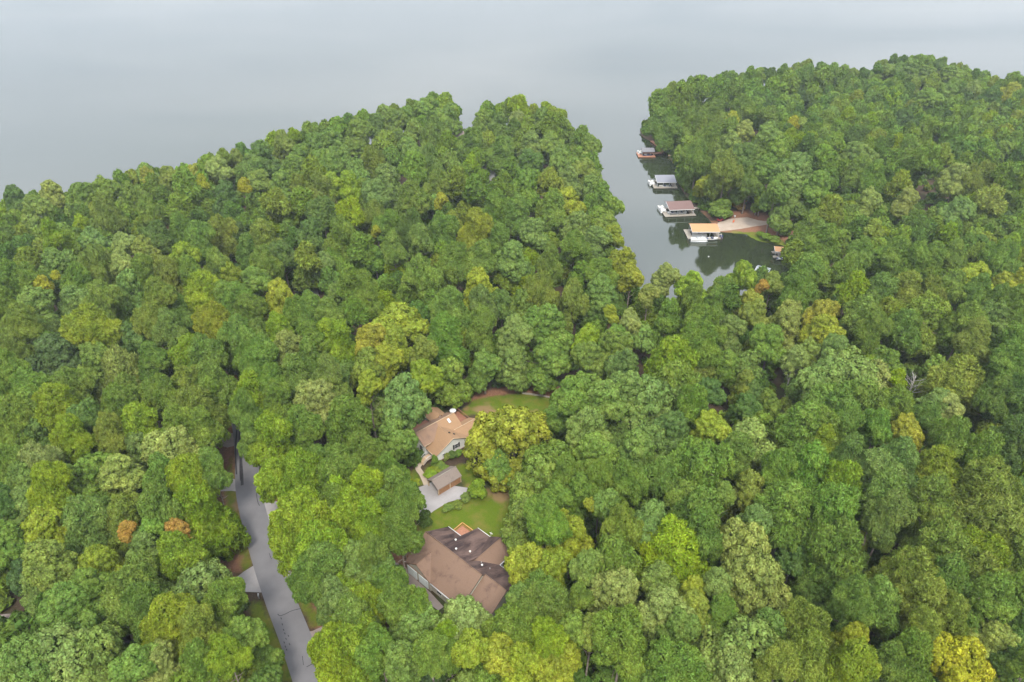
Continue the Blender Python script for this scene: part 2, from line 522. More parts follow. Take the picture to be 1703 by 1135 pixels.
# ---- draped sheets: road, drives, path, ramp
def drape(name, poly, off, mat, step=1.5):
    bm = bmesh.new()
    vs = [bm.verts.new((x, y, 0)) for x, y in poly]
    bm.faces.new(vs)
    xs = [p[0] for p in poly]; ys = [p[1] for p in poly]
    for ax, lo, hi in ((0, min(xs), max(xs)), (1, min(ys), max(ys))):
        k = math.floor(lo / step) * step + step
        while k < hi:
            geom = bm.verts[:] + bm.edges[:] + bm.faces[:]
            no = (1, 0, 0) if ax == 0 else (0, 1, 0)
            bmesh.ops.bisect_plane(bm, geom=geom, plane_co=(k, k, 0), plane_no=no)
            k += step
    bmesh.ops.triangulate(bm, faces=bm.faces)
    for v in bm.verts: v.co.z = H(v.co.x, v.co.y) + off
    bmesh.ops.recalc_face_normals(bm, faces=bm.faces)
    if bm.faces[:] and sum(f.normal.z for f in bm.faces) < 0:
        bmesh.ops.reverse_faces(bm, faces=bm.faces)
    me = bpy.data.meshes.new(name); bm.to_mesh(me); bm.free()
    for p in me.polygons: p.use_smooth = True
    me.materials.append(mat)
    return setp(link(bpy.data.objects.new(name, me)), kind='structure')

def smooth_line(pts, n=6):
    out = []
    for i in range(len(pts) - 1):
        p0 = pts[max(i - 1, 0)]; p1 = pts[i]; p2 = pts[i + 1]; p3 = pts[min(i + 2, len(pts) - 1)]
        for k in range(n):
            t = k / n
            out.append(tuple(0.5 * ((2 * p1[a]) + (-p0[a] + p2[a]) * t + (2 * p0[a] - 5 * p1[a] + 4 * p2[a] - p3[a]) * t * t + (-p0[a] + 3 * p1[a] - 3 * p2[a] + p3[a]) * t ** 3) for a in (0, 1)))
    out.append(tuple(pts[-1][:2]))
    return out

def offset_line(line, d):
    out = []
    for i, p in enumerate(line):
        a = line[max(i - 1, 0)]; b = line[min(i + 1, len(line) - 1)]
        dx, dy = b[0] - a[0], b[1] - a[1]; L = math.hypot(dx, dy)
        out.append((p[0] - dy / L * d, p[1] + dx / L * d))
    return out

def strip(name, line, half, off, mat, nacross=4, wob=0.0):
    bm = bmesh.new()
    rows = []
    rnd = random.Random(5)
    for k in range(nacross + 1):
        d = -half + 2 * half * k / nacross
        rows.append([bm.verts.new((x, y, H(x, y) + off)) for x, y in offset_line(line, d + (rnd.uniform(-wob, wob) if k in (0, nacross) else 0))])
    for k in range(nacross):
        for i in range(len(line) - 1):
            f = bm.faces.new((rows[k][i], rows[k][i + 1], rows[k + 1][i + 1], rows[k + 1][i])); f.smooth = True
    bmesh.ops.recalc_face_normals(bm, faces=bm.faces)
    if sum(f.normal.z for f in bm.faces) < 0: bmesh.ops.reverse_faces(bm, faces=bm.faces)
    me = bpy.data.meshes.new(name); bm.to_mesh(me); bm.free()
    me.materials.append(mat)
    return setp(link(bpy.data.objects.new(name, me)), kind='structure')

ROADPX = [(585, 1320), (560, 1250), (536, 1185), (517, 1135), (508, 1110), (490.5, 1060), (467, 1000), (446, 940), (428, 880), (413, 815), (410, 755), (404, 705), (390, 668), (368, 636), (340, 606), (310, 580)]
ROAD = smooth_line([G(a, b)[:2] for a, b in ROADPX], 6)
strip('road', ROAD, 2.65, 0.10, M['asphalt'])
# tar patches and sealed cracks on the road surface
def road_marks():
    mb = MB()
    def line(px, w):
        ln = smooth_line([G(a, b)[:2] for a, b in px], 5)
        L = offset_line(ln, w); Rr = offset_line(ln, -w)
        b = [(x, y, H(x, y) + 0.125) for x, y in L] + [(x, y, H(x, y) + 0.125) for x, y in Rr]
        n = len(L)
        mb.add(b, [(i, i + 1, n + i + 1, n + i) for i in range(n - 1)])
    line([(394.5, 712), (392.5, 735), (392, 760), (393.5, 790)], 0.16)
    line([(401, 712), (399, 735), (399.5, 750), (401, 770), (402.5, 790), (403, 808)], 0.30)
    line([(400, 765), (400, 785), (401, 800)], 0.22)
    line([(462, 1022), (466, 1025), (475, 1022), (485, 1017), (500, 1013)], 0.07)
    line([(428, 812), (427, 824), (429, 836), (432, 842)], 0.07)
    line([(510, 1110), (518, 1106), (526, 1101), (531, 1097)], 0.07)
    line([(503, 1092), (504, 1100), (505, 1107)], 0.05)
    for a, b in ((467, 1028), (469, 1038), (471, 1047), (473, 1053), (475, 1062), (479, 1057), (481, 1071), (472, 1068), (474, 1075), (476, 1080)):
        line([(a, b), (a + 1.0, b + 1.5), (a + 1.5, b + 3)], 0.07)
    line([(448, 921), (450, 927), (452, 931)], 0.05)
    o = mb.build('tar_patches', M['tar'])
    setp(o, kind='structure')
road_marks()

def dpoly(name, px, mat, off=0.07, z=6.0):
    return drape(name, world_poly(px, z), off, mat)
dpoly('driveway_apron', [(345, 955), (375, 966), (392, 962), (406, 951), (424, 940), (440, 985), (434, 986), (408, 985), (380, 985), (340, 978)], M['drive'])
dpoly('driveway_apron', [(431, 828), (445, 832), (470, 836), (500, 838), (500, 858), (470, 862), (449, 871), (440, 862)], M['drive'])
dpoly('driveway_apron', [(470, 948), (486, 951), (512, 950), (512, 968), (492, 972), (480, 972)], M['drive'])
dpoly('driveway_apron', [(508, 1052), (520, 1050), (546, 1038), (590, 1040), (590, 1058), (550, 1062), (530, 1080), (521, 1083)], M['drive2'])
dpoly('driveway_apron', [(395, 798), (385, 797), (360, 800), (360, 818), (385, 817), (395, 818)], M['drive'])
dpoly('driveway_apron', [(392, 722), (378, 720), (360, 722), (360, 740), (378, 745), (391, 742)], M['drive2'])
dpoly('driveway', [(-60, 1030), (0, 1023), (55, 1018), (90, 1010), (95, 1028), (50, 1032), (0, 1049), (-60, 1060)], M['drive2'])
dpoly('driveway', [(640, 795), (679, 806), (694, 812), (711, 806), (722, 800), (752, 808), (778, 812), (772, 829), (745, 836), (722, 850), (706, 862), (688, 845), (664, 830), (640, 815)], M['drive'])
dpoly('driveway', [(640, 925), (660, 937), (674, 943), (694, 966), (715, 985), (738, 1010), (729, 1016), (704, 998), (690, 1010), (660, 990), (640, 960)], M['drive2'])
strip('garden_path', smooth_line([G(a, b)[:2] for a, b in ((704, 769), (697, 774), (695, 780), (701, 789), (705, 797), (709, 807))]), 0.62, 0.11, M['path'], 2, 0.12)
drape('boat_ramp', [(84.6, 258.4), (92.8, 259.4), (103.0, 261.8), (109.2, 264.0), (118, 266), (118, 268.5), (109.6, 265.6), (104.1, 267.2), (100.2, 270.4), (95.9, 269.8), (91.5, 268.4), (86.5, 265.9)], 0.08, M['ramp'], 1.0)
strip('house_drive', smooth_line([G(a, b)[:2] for a, b in ((764, 280), (768, 262), (770, 248), (768, 238), (764, 228))]), 1.5, 0.09, M['ramp'], 2)
strip('house_drive', smooth_line([G(a, b)[:2] for a, b in ((500, 452), (508, 462), (515, 472), (520, 484), (522, 495))]), 1.7, 0.09, M['drive'], 2)

# ------------------------------------------------------------------ houses
def gable_x(mb, x0, x1, ym, zr, y0, z0, y1, z1):
    """two slopes either side of a ridge along x"""
    mb.slab([(x0, ym, zr), (x1, ym, zr), (x1, y0, z0), (x0, y0, z0)])
    mb.slab([(x0, ym, zr), (x1, ym, zr), (x1, y1, z1), (x0, y1, z1)])

def window(parent, c, w, h, rz=0.0, shutters=False, name='window', frame='white'):
    f = MB()
    t = 0.08
    mt = Matrix.Translation(c) @ Matrix.Rotation(rz, 4, 'Z')
    def bx(x, z, sx, sz, sy=0.10, y=0.0):
        f.box(tuple(mt @ Vector((x, y, z))), (sx, sy, sz), rz)
    bx(0, h / 2, w + t, t); bx(0, -h / 2, w + t, t); bx(-w / 2, 0, t, h - t); bx(w / 2, 0, t, h - t); bx(0, 0, w - t, 0.05, 0.07)
    fr = f.build(name, M[frame], parent)
    g = MB().box(c, (w - t, 0.04, h - t), rz); g.build('pane', M['glass'], fr)
    if shutters:
        for s in (-1, 1):
            q = mt @ Vector((s * (w / 2 + 0.32), 0, 0))
            sh = MB().box(tuple(q), (0.42, 0.07, h + 0.15), rz)
            for k in range(5): sh.box(tuple(mt @ Vector((s * (w / 2 + 0.32), -0.045, -h / 2 + 0.15 + k * (h - 0.3) / 4))), (0.32, 0.03, 0.09), rz)
            sh.build('shutter', M['black'], fr)
    return fr

def gutter(parent, a, b, label=None):
    MB().tube([a, b], 0.11, 6).build('gutter', M['white'], parent, label)

def house_brown():
    rt = empty('house', (-17.158, 91.547, 5.95), R(-41.5), 'large house under a stained brown shingle roof with white gutters, nearest the bottom edge', 'house')
    w = MB()
    w.prism([(-5.5, -0.6), (5.4, -0.6), (5.4, 2.75), (0, 6.1), (-5.5, 2.75)], 0.35, 15.1, 'x')
    w.prism([(0.25, -0.6), (7.0, -0.6), (7.0, 2.5), (3.6, 4.72), (0.25, 2.5)], -5.75, -5.2, 'y')
    w.prism([(-3.6, -0.6), (5.3, -0.6), (5.3, 2.6), (0.8, 5.5), (-3.6, 2.8)], 15.1, 20.5, 'x')
    w.prism([(1.5, -0.6), (9.5, -0.6), (9.5, 2.1), (1.5, 5.1)], 4.9, 11.2, 'x')
    w.prism([(8.6, -0.6), (14.0, -0.6), (14.0, 2.6), (11.3, 4.55), (8.6, 2.6)], 2.5, 9.55, 'y')
    w.build('wall', M['siding2'], rt)
    r = MB()
    r.slab([(-0.1, 0, 6.4), (15.4, 0, 6.4), (15.4, -5.9, 2.7), (-0.1, -5.9, 2.7)])
    r.slab([(3.6, -6.0, 5.12), (3.6, -2.0, 5.15), (-0.12, -6.02, 2.74)])
    r.slab([(3.6, -6.0, 5.12), (3.6, -2.0, 5.15), (7.4, -6.02, 2.72)])
    r.slab([(15.35, 0.8, 5.92), (20.9, 0.8, 5.92), (20.9, -4.05, 2.75), (15.35, -4.05, 2.75)])
    r.slab([(11.3, 1.6, 4.95), (11.3, 9.9, 4.95), (14.35, 9.9, 2.7), (14.35, 1.6, 2.7)])
    r.build('roof', M['roof1'], rt, 'front slopes of the brown shingle roof')
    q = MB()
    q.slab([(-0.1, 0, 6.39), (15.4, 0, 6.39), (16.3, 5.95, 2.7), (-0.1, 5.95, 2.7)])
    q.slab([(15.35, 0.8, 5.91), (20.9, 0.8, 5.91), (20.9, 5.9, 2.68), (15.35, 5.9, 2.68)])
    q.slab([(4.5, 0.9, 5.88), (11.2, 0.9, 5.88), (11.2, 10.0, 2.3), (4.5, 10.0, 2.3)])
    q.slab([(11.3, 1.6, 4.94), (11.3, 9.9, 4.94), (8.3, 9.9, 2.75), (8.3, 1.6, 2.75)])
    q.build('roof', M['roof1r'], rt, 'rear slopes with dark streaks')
    c = MB()
    c.tube([(-0.1, 0, 6.42), (15.4, 0, 6.42)], 0.09, 6)
    c.tube([(11.3, 1.7, 4.97), (11.3, 9.9, 4.97)], 0.08, 6)
    c.tube([(3.6, -6.0, 5.15), (3.6, -2.0, 5.17)], 0.08, 6)
    c.tube([(15.4, 0.8, 5.94), (20.9, 0.8, 5.94)], 0.08, 6)
    c.build('ridge_cap', M['roof1'], rt)
    gutter(rt, (7.3, -6.0, 2.62), (15.35, -6.0, 2.62)); gutter(rt, (15.4, -4.12, 2.66), (20.9, -4.12, 2.66))
    gutter(rt, (-0.1, 6.03, 2.62), (4.45, 6.03, 2.62)); gutter(rt, (4.5, 10.08, 2.22), (8.2, 10.08, 2.22))
    gutter(rt, (14.42, 5.9, 2.62), (14.42, 9.9, 2.62)); gutter(rt, (14.4, 6.0, 2.60), (20.9, 6.0, 2.60))
    gutter(rt, (-0.18, -6.1, 2.66), (0.0, -5.3, 2.7)); 
    for x in (1.9, 5.1):
        d = MB().box((x, -5.82, 1.15), (2.6, 0.10, 2.3))
        for k in range(4): d.box((x, -5.89, 0.3 + k * 0.57), (2.5, 0.03, 0.48))
        d.build('garage_door', M['garage'], rt)
    for x in (9.2, 12.6): window(rt, (x, -5.54, 1.3), 1.3, 1.3)
    window(rt, (18.0, -3.66, 1.3), 1.3, 1.3)
    window(rt, (14.06, 7.8, 1.3), 1.2, 1.3, R(90)); window(rt, (0.30, 2.0, 1.3), 1.2, 1.2, R(90))
    for (x, y) in ((5.1, 3.2), (7.2, 1.3), (9.3, 3.0), (13.2, 2.3)):
        z = 6.39 - 0.62 * y if not 4.5 < x < 11.2 or y < 1 else 5.88 - 0.393 * (y - 0.9)
        MB().tube([(x, y, z - 0.05), (x, y, z + 0.28)], 0.12, 8).ball((x, y, z + 0.30), 0.23, 10, 5, (1, 1, 0.5)).build('roof_vent', M['siding'], rt)
    for (x, y) in ((4.4, 3.6), (12.4, 2.9), (14.6, 3.0)):
        z = 6.39 - 0.62 * y
        MB().tube([(x, y, z - 0.05), (x, y, z + 0.4)], 0.05, 6).build('vent_pipe', M['white'], rt)
    # satellite dish on a short mast at the rear corner
    d = MB()
    n = 14; vs = [(0, 0, 0)]; fs = []
    for i in range(1, 4):
        rr = 0.42 * i / 3
        for k in range(n):
            vs.append((rr * math.cos(2 * math.pi * k / n), rr * math.sin(2 * math.pi * k / n), 0.22 * (i / 3) ** 2))
    for k in range(n):
        fs.append((0, 1 + k, 1 + (k + 1) % n))
        for i in range(2):
            fs.append((1 + i * n + k, 1 + (i + 1) * n + k, 1 + (i + 1) * n + (k + 1) % n, 1 + i * n + (k + 1) % n))
    mt = Matrix.Translation((8.35, 9.9, 3.5)) @ Matrix.Rotation(R(-50), 4, 'X')
    d.add([mt @ Vector(v) for v in vs], fs, True)
    d.tube([(8.35, 9.9, 2.3), (8.35, 9.95, 3.5)], 0.04, 6).tube([mt @ Vector((0, 0, 0)), mt @ Vector((0, -0.2, 0.5))], 0.02, 5)
    d.build('satellite_dish', M['siding'], rt)
    # rear deck with rails
    k = MB().box((2.7, 7.35, 1.1), (3.5, 3.3, 0.16))
    for x, y in ((1.1, 5.9), (4.3, 5.9), (1.1, 8.9), (4.3, 8.9)): k.box((x, y, 0.2), (0.14, 0.14, 1.7))
    dk = k.build('deck', M['deckor'], rt)
    rl = MB()
    for a, b in (((0.98, 5.8), (0.98, 9.05)), ((0.98, 9.05), (4.45, 9.05)), ((4.45, 9.05), (4.45, 6.6))):
        L = math.dist(a, b); an = math.atan2(b[1] - a[1], b[0] - a[0]); cx, cy = (a[0] + b[0]) / 2, (a[1] + b[1]) / 2
        rl.box((cx, cy, 2.12), (L + 0.12, 0.16, 0.06), an)
        rl.box((cx, cy, 1.35), (L, 0.05, 0.07), an)
        nn = int(L / 0.22)
        for i in range(nn + 1):
            t = i / nn
            rl.box((a[0] + (b[0] - a[0]) * t, a[1] + (b[1] - a[1]) * t, 1.72), (0.05, 0.05, 0.75), an)
    rl.build('railing', M['deckrail'], dk)
    return rt
house_brown()

A2 = R(41.0)
O2 = (-17.70, 117.80)
def L2W(x, y):
    return (O2[0] + x * math.cos(A2) - y * math.sin(A2), O2[1] + x * math.sin(A2) + y * math.cos(A2))

def house_tan():
    rt = empty('house', (O2[0], O2[1], 5.95), A2, 'house with a bright tan shingle roof, white gable wall and black shutters above the carport', 'house')
    w = MB()
    w.prism([(0.0, -0.2), (9.5, -0.9), (9.5, 2.15), (4.75, 4.62), (0.0, 2.35)], 0.0, 5.0, 'y')
    w.prism([(3.85, -0.6), (9.4, -0.6), (9.4, 3.3), (6.6, 5.1), (3.85, 3.3)], -0.75, 9.9, 'x')
    w.prism([(5.9, -0.6), (9.7, -0.6), (9.7, 2.9), (7.8, 4.1), (5.9, 2.9)], 9.4, 13.2, 'y')
    w.build('wall', M['siding'], rt)
    MB().box((5.2, -0.06, -0.25), (8.4, 0.10, 0.9)).build('foundation', M['brick'], rt)
    r = MB()
    r.slab([(-0.55, -0.35, 2.25), (4.75, -0.35, 4.92), (4.75, 6.0, 4.92), (-0.55, 6.0, 2.25)])
    r.slab([(10.0, -0.35, 2.20), (4.75, -0.35, 4.92), (4.75, 6.0, 4.92), (10.0, 6.0, 2.20)])
    gable_x(r, 7.0, 14.1, 3.0, 3.75, 0.35, 2.32, 5.7, 2.32)
    r.slab([(4.85, 6.6, 5.39), (10.3, 6.6, 5.39), (10.3, 3.3, 3.42), (4.85, 3.3, 3.42)])
    r.slab([(5.5, 9.2, 2.9), (5.5, 13.4, 2.9), (7.8, 13.4, 4.4), (7.8, 9.2, 4.4)])
    r.slab([(10.1, 9.2, 2.9), (10.1, 13.4, 2.9), (7.8, 13.4, 4.4), (7.8, 9.2, 4.4)])
    r.build('roof', M['roof2'], rt, 'bright tan slopes')
    q = MB()
    q.slab([(-1.2, 6.6, 5.4), (4.83, 6.6, 5.4), (4.83, 3.3, 3.4), (-1.2, 3.3, 3.4)])
    q.slab([(-1.2, 6.6, 5.4), (10.3, 6.6, 5.4), (10.3, 9.9, 3.4), (-1.2, 9.9, 3.4)])
    q.build('roof', M['roof2g'], rt, 'tan slopes coloured greyish as in shade')
    t = MB()
    t.tube([(-1.2, 6.62, 5.43), (10.3, 6.62, 5.43)], 0.09, 6); t.tube([(7.4, 3.0, 3.8), (14.1, 3.0, 3.8)], 0.08, 6)
    t.tube([(-0.6, 0.0, 2.25), (-0.6, 3.5, 2.25)], 0.08, 6); t.tube([(-1.25, 3.25, 3.36), (0.9, 3.25, 3.36)], 0.08, 6)
    t.tube([(4.75, -0.38, 4.90), (10.02, -0.38, 2.18)], 0.07, 6); t.tube([(4.75, -0.38, 4.90), (-0.57, -0.38, 2.23)], 0.07, 6)
    t.build('trim', M['woodtan'], rt)
    window(rt, (5.75, -0.06, 1.75), 0.95, 1.25, 0, True)
    window(rt, (2.0, -0.06, 1.35), 0.7, 0.5)
    window(rt, (-0.80, 7.6, 1.5), 1.6, 1.5, R(90)); window(rt, (-0.80, 5.2, 1.5), 1.4, 1.5, R(90))
    # dark screened porch below the right hand roof
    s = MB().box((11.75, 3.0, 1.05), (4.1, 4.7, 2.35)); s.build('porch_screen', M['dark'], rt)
    pp = MB()
    for x in (9.75, 11.7, 13.85):
        pp.box((x, 0.58, 0.9), (0.14, 0.14, 2.6))
    pp.box((13.85, 5.4, 0.9), (0.14, 0.14, 2.6)); pp.box((11.8, 0.56, -0.32), (4.3, 0.16, 0.5))
    pp.build_each('porch_post', M['siding'], rt, [8] * 5)
    sk = MB().box((7.9, 5.55, 4.84), (0.62, 1.15, 0.12), 0, R(31)); sk.build('skylight', M['white'], rt)
    for x, y, z in ((6.35, 1.5, 4.15), (5.5, 2.2, 4.6)):
        MB().box((x, y, z), (0.38, 0.38, 0.28), 0, 0, R(27)).build('roof_vent', M['black'], rt)
    d = MB().box((11.7, 8.2, 1.2), (5.0, 4.6, 0.18))
    for x, y in ((9.6, 6.4), (14, 6.4), (14, 10.3), (9.6, 10.3)): d.box((x, y, 0.2), (0.15, 0.15, 2.0))
    dk = d.build('deck', M['deckbr'], rt)
    rl = MB()
    for a, b in (((14.15, 5.9), (14.15, 10.45)), ((14.15, 10.45), (10.2, 10.45))):
        L = math.dist(a, b); an = math.atan2(b[1] - a[1], b[0] - a[0])
        rl.box(((a[0] + b[0]) / 2, (a[1] + b[1]) / 2, 2.25), (L, 0.12, 0.07), an)
        for i in range(int(L / 0.35) + 1):
            tt = i / int(L / 0.35)
            rl.box((a[0] + (b[0] - a[0]) * tt, a[1] + (b[1] - a[1]) * tt, 1.75), (0.05, 0.05, 0.95), an)
    rl.build('railing', M['deckbr'], dk)
    # brown lean-to roof and deck along the left rear
    MB().slab([(-1.6, 9.95, 2.7), (5.5, 9.95, 2.7), (5.5, 12.3, 2.1), (-1.6, 12.3, 2.1)]).build('lean_to_roof', M['deckbr'], rt)
    # front steps with white rails
    st = MB()
    for i in range(5): st.box((-1.9 - 0.28 * i, 1.9, 0.95 - 0.19 * i), (0.30, 1.5, 0.18))
    st.box((-1.1, 1.9, 0.95), (1.5, 1.6, 0.16))
    so = st.build('steps', M['woodtan'], rt)
    ra = MB()
    for y in (1.1, 2.7):
        ra.tube([(-0.5, y, 1.9), (-1.8, y, 1.9), (-3.1, y, 1.0)], 0.06, 6)
        for i in range(9):
            x = -0.5 - i * 0.32; zz = 1.9 if x > -1.8 else 1.9 - (-1.8 - x) * 0.69
            ra.tube([(x, y, zz), (x, y, zz - 0.9)], 0.035, 5)
        ra.tube([(-0.5, y, 1.15), (-1.8, y, 1.15), (-3.1, y, 0.25)], 0.04, 6)
    ra.build('handrail', M['white'], so)
    return rt
house_tan()

def carport():
    rt = empty('carport', (*O2, 5.5), A2, 'small carport with grey shingle roof and cedar board side, below the tan roofed house', 'carport')
    r = MB()
    gable_x(r, -6.2, 0.55, -6.8, 3.75, -9.05, 2.45, -4.75, 2.45)
    r.build('roof', M['roofshed'], rt)
    MB().tube([(-6.2, -6.8, 3.78), (0.55, -6.8, 3.78)], 0.10, 6).build('ridge_cap', M['woodgrey'], rt)
    for x, y in ((-5.9, -8.8), (-2.7, -8.8), (0.3, -8.8), (-5.9, -5.0), (-2.7, -5.0), (0.3, -5.0)):
        MB().box((x, y, 1.1), (0.20, 0.20, 2.7)).build('post', M['woodtan'], rt)
    b = MB()
    for x0, x1 in ((-5.75, -2.85), (-2.55, 0.15)):
        n = 13
        for i in range(n):
            b.box((x0 + (x1 - x0) * (i + 0.5) / n, -8.82, 1.0), ((x1 - x0) / n - 0.035, 0.05, 2.1))
        b.box(((x0 + x1) / 2, -8.76, 2.0), (x1 - x0, 0.06, 0.14)); b.box(((x0 + x1) / 2, -8.76, 0.4), (x1 - x0, 0.06, 0.14))
    b.build('board_wall', M['slat'], rt)
    m = MB()
    for y in (-8.8, -5.0): m.box((-2.8, y, 2.38), (6.4, 0.14, 0.18))
    m.prism([(-8.9, 2.45), (-4.9, 2.45), (-6.8, 3.5)], 0.25, 0.33, 'x')
    m.build('beam', M['woodtan'], rt)
carport()

def far_house(loc, rz, label, L, W, hw, hr, roofmat, wallmat, rake=True):
    rt = empty('house', loc, rz, label, 'house')
    MB().prism([(-W / 2, -1), (W / 2, -1), (W / 2, hw), (0, hr - 0.25), (-W / 2, hw)], -L / 2, L / 2, 'x').build('wall', M[wallmat], rt)
    r = MB(); gable_x(r, -L / 2 - 0.5, L / 2 + 0.5, 0, hr, -W / 2 - 0.5, hw - 0.2, W / 2 + 0.5, hw - 0.2); r.build('roof', M[roofmat], rt)
    if rake:
        t = MB()
        for sx in (-1, 1):
            x = sx * (L / 2 + 0.52)
            t.tube([(x, -W / 2 - 0.5, hw - 0.2), (x, 0, hr + 0.02)], 0.13, 6); t.tube([(x, W / 2 + 0.5, hw - 0.2), (x, 0, hr + 0.02)], 0.13, 6)
        t.build_each('trim', M['white'], rt, [24, 24])
    for x in (-L / 4, L / 4): window(rt, (x, -W / 2 - 0.03, hw * 0.55), 1.4, 1.3)
    window(rt, (L / 2 + 0.03, 0, hw * 0.55), 1.4, 1.3, R(90)); window(rt, (-L / 2 - 0.03, 0, hw * 0.55), 1.4, 1.3, R(90))
    return rt
x, y, z = G(821, 300, 5); z = H(x, y)
far_house((x, y + 5, H(x, y + 5)), R(-125), 'white walled house with a maroon roof, barely showing between trees near the point', 11, 9, 4.5, 8.0, 'roofbr', 'white')
x, y, t = P(773, 214, 11)
far_house((x, y, H(x, y)), R(-8), 'long grey-brown roofed house behind the trees at the lake edge of the point', 16, 9, 3.6, 6.2, 'roofgrey', 'siding')
x, y, t = P(1206, 186, 10)
# ------------------------------------------------------------------ docks and boats
def boathouse(c, rz, L, W, hz, hr, roofmat, label, deckmat='woodgrey', ext=(0, 0), slip=True, flat=False, trim='white'):
    """roofed dock standing in the lake: L along local x, W along local y"""
    rt = empty('boat_dock', (c[0], c[1], 0.0), rz, label, 'boat dock', 'covered docks in the cove')
    r = MB()
    if flat:
        r.slab([(-L / 2, -W / 2, hz), (L / 2, -W / 2, hz), (L / 2, W / 2, hr), (-L / 2, W / 2, hr)], 0.15)
    else:
        gable_x(r, -L / 2, L / 2, W * 0.22, hr, -W / 2, hz, W / 2, hz + (hr - hz) * 0.45)
    r.build('roof', M[roofmat], rt)
    f = MB()
    f.box((0, -W / 2 - 0.04, hz - 0.12), (L, 0.07, 0.26)); f.tube([(-L / 2 - .03, -W / 2, hz), (-L / 2 - .03, W * 0.22, hr)], 0.07, 5)
    f.build('fascia', M[trim], rt)
    for i in range(4):
        for s in (-1, 1):
            xx = -L / 2 + 0.4 + (L - 0.8) * i / 3; yy = s * (W / 2 - 0.35)
            MB().box((xx, yy, (hz - 1.2) / 2), (0.16, 0.16, hz + 1.0)).build('post', M['metal' if trim == 'white' else 'woodgrey'], rt)
    d = MB()
    x0, x1 = -L / 2 - ext[0], L / 2 + ext[1]
    def plank(xa, xb, ya, yb):
        n = max(2, int((xb - xa) / 0.45))
        for i in range(n):
            d.box((xa + (xb - xa) * (i + 0.5) / n, (ya + yb) / 2, 0.55), ((xb - xa) / n - 0.03, yb - ya, 0.10))
        d.box(((xa + xb) / 2, ya + 0.05, 0.38), (xb - xa, 0.1, 0.24)); d.box(((xa + xb) / 2, yb - 0.05, 0.38), (xb - xa, 0.1, 0.24))
    plank(x0, x1, -W / 2 - 0.9, -W / 2 + 0.7)
    plank(x0, x1, W / 2 - 0.9, W / 2 + 0.7)
    plank(L / 2 - 1.6, x1, -W / 2 + 0.7, W / 2 - 0.9)
    if ext[0] > 1: plank(x0, -L / 2 + 0.6, -W / 2 + 0.7, W / 2 - 0.9)
    else: plank(-0.6, 0.6, -W / 2 + 0.7, W / 2 - 0.9)
    d.build('deck', M[deckmat], rt)
    return rt

def motor_boat(loc, rz, L, label, hull='white', canopy=None, z=0.25):
    rt = empty('motor_boat', (loc[0], loc[1], z), rz, label, 'boat', 'boats moored at the docks')
    st = [(-0.5, 0.62, 0.85), (-0.2, 0.9, 0.9), (0.1, 0.98, 0.95), (0.32, 0.72, 1.02), (0.45, 0.35, 1.1), (0.5, 0.04, 1.15)]
    vs, fs = [], []
    Wd = L * 0.19
    for a, w, h in st:
        x = a * L
        vs += [(x, -w * Wd, h * 0.75), (x, -w * Wd * 0.75, 0.05), (x, 0, -0.25 + 0.25 * max(0, a) * 2), (x, w * Wd * 0.75, 0.05), (x, w * Wd, h * 0.75)]
    for i in range(len(st) - 1):
        for k in range(4):
            fs.append((i * 5 + k, i * 5 + k + 1, (i + 1) * 5 + k + 1, (i + 1) * 5 + k))
    fs.append((0, 1, 2, 3, 4))
    MB().add(vs, fs).build('hull', M[hull], rt)
    d = MB()
    dv = []
    for a, w, h in st: dv += [(a * L, -w * Wd * 0.97, h * 0.74), (a * L, w * Wd * 0.97, h * 0.74)]
    d.add(dv, [(2 * i, 2 * i + 1, 2 * i + 3, 2 * i + 2) for i in (2, 3, 4)])
    d.add([(p[0], p[1], 0.28) if i < 6 else p for i, p in enumerate(dv[:6])], [(0, 1, 3, 2), (2, 3, 5, 4)])
    d.build('boat_deck', M['siding'], rt)
    s = MB()
    for yy in (-0.45, 0.45):
        s.box((0.02 * L, yy, 0.55), (0.5, 0.5, 0.35)); s.box((-0.04 * L, yy, 0.85), (0.12, 0.5, 0.5))
    s.box((-0.4 * L, 0, 0.5), (0.6, Wd * 1.1, 0.4))
    s.build_each('seat', M['navy'], rt, [16, 16, 8])
    MB().box((0.13 * L, 0, 0.98), (0.06, Wd * 1.5, 0.42), 0, 0, R(-28)).build('windshield', M['glass'], rt)
    MB().box((-0.53 * L, 0, 0.55), (0.42, 0.36, 0.75)).box((-0.56 * L, 0, 0.0), (0.16, 0.14, 0.6)).build('outboard_motor', M['black'], rt)
    if canopy:
        c = MB().box((-0.1 * L, 0, 1.95), (L * 0.36, Wd * 1.7, 0.06)); cc = c.build('canopy', M[canopy], rt)
        q = MB()
        for sx in (-1, 1):
            for sy in (-1, 1): q.tube([(-0.1 * L + sx * L * 0.17, sy * Wd * 0.8, 1.93), (-0.1 * L, sy * Wd * 0.85, 0.7)], 0.025, 5)
        q.build('canopy_frame', M['alu'], cc)
    return rt

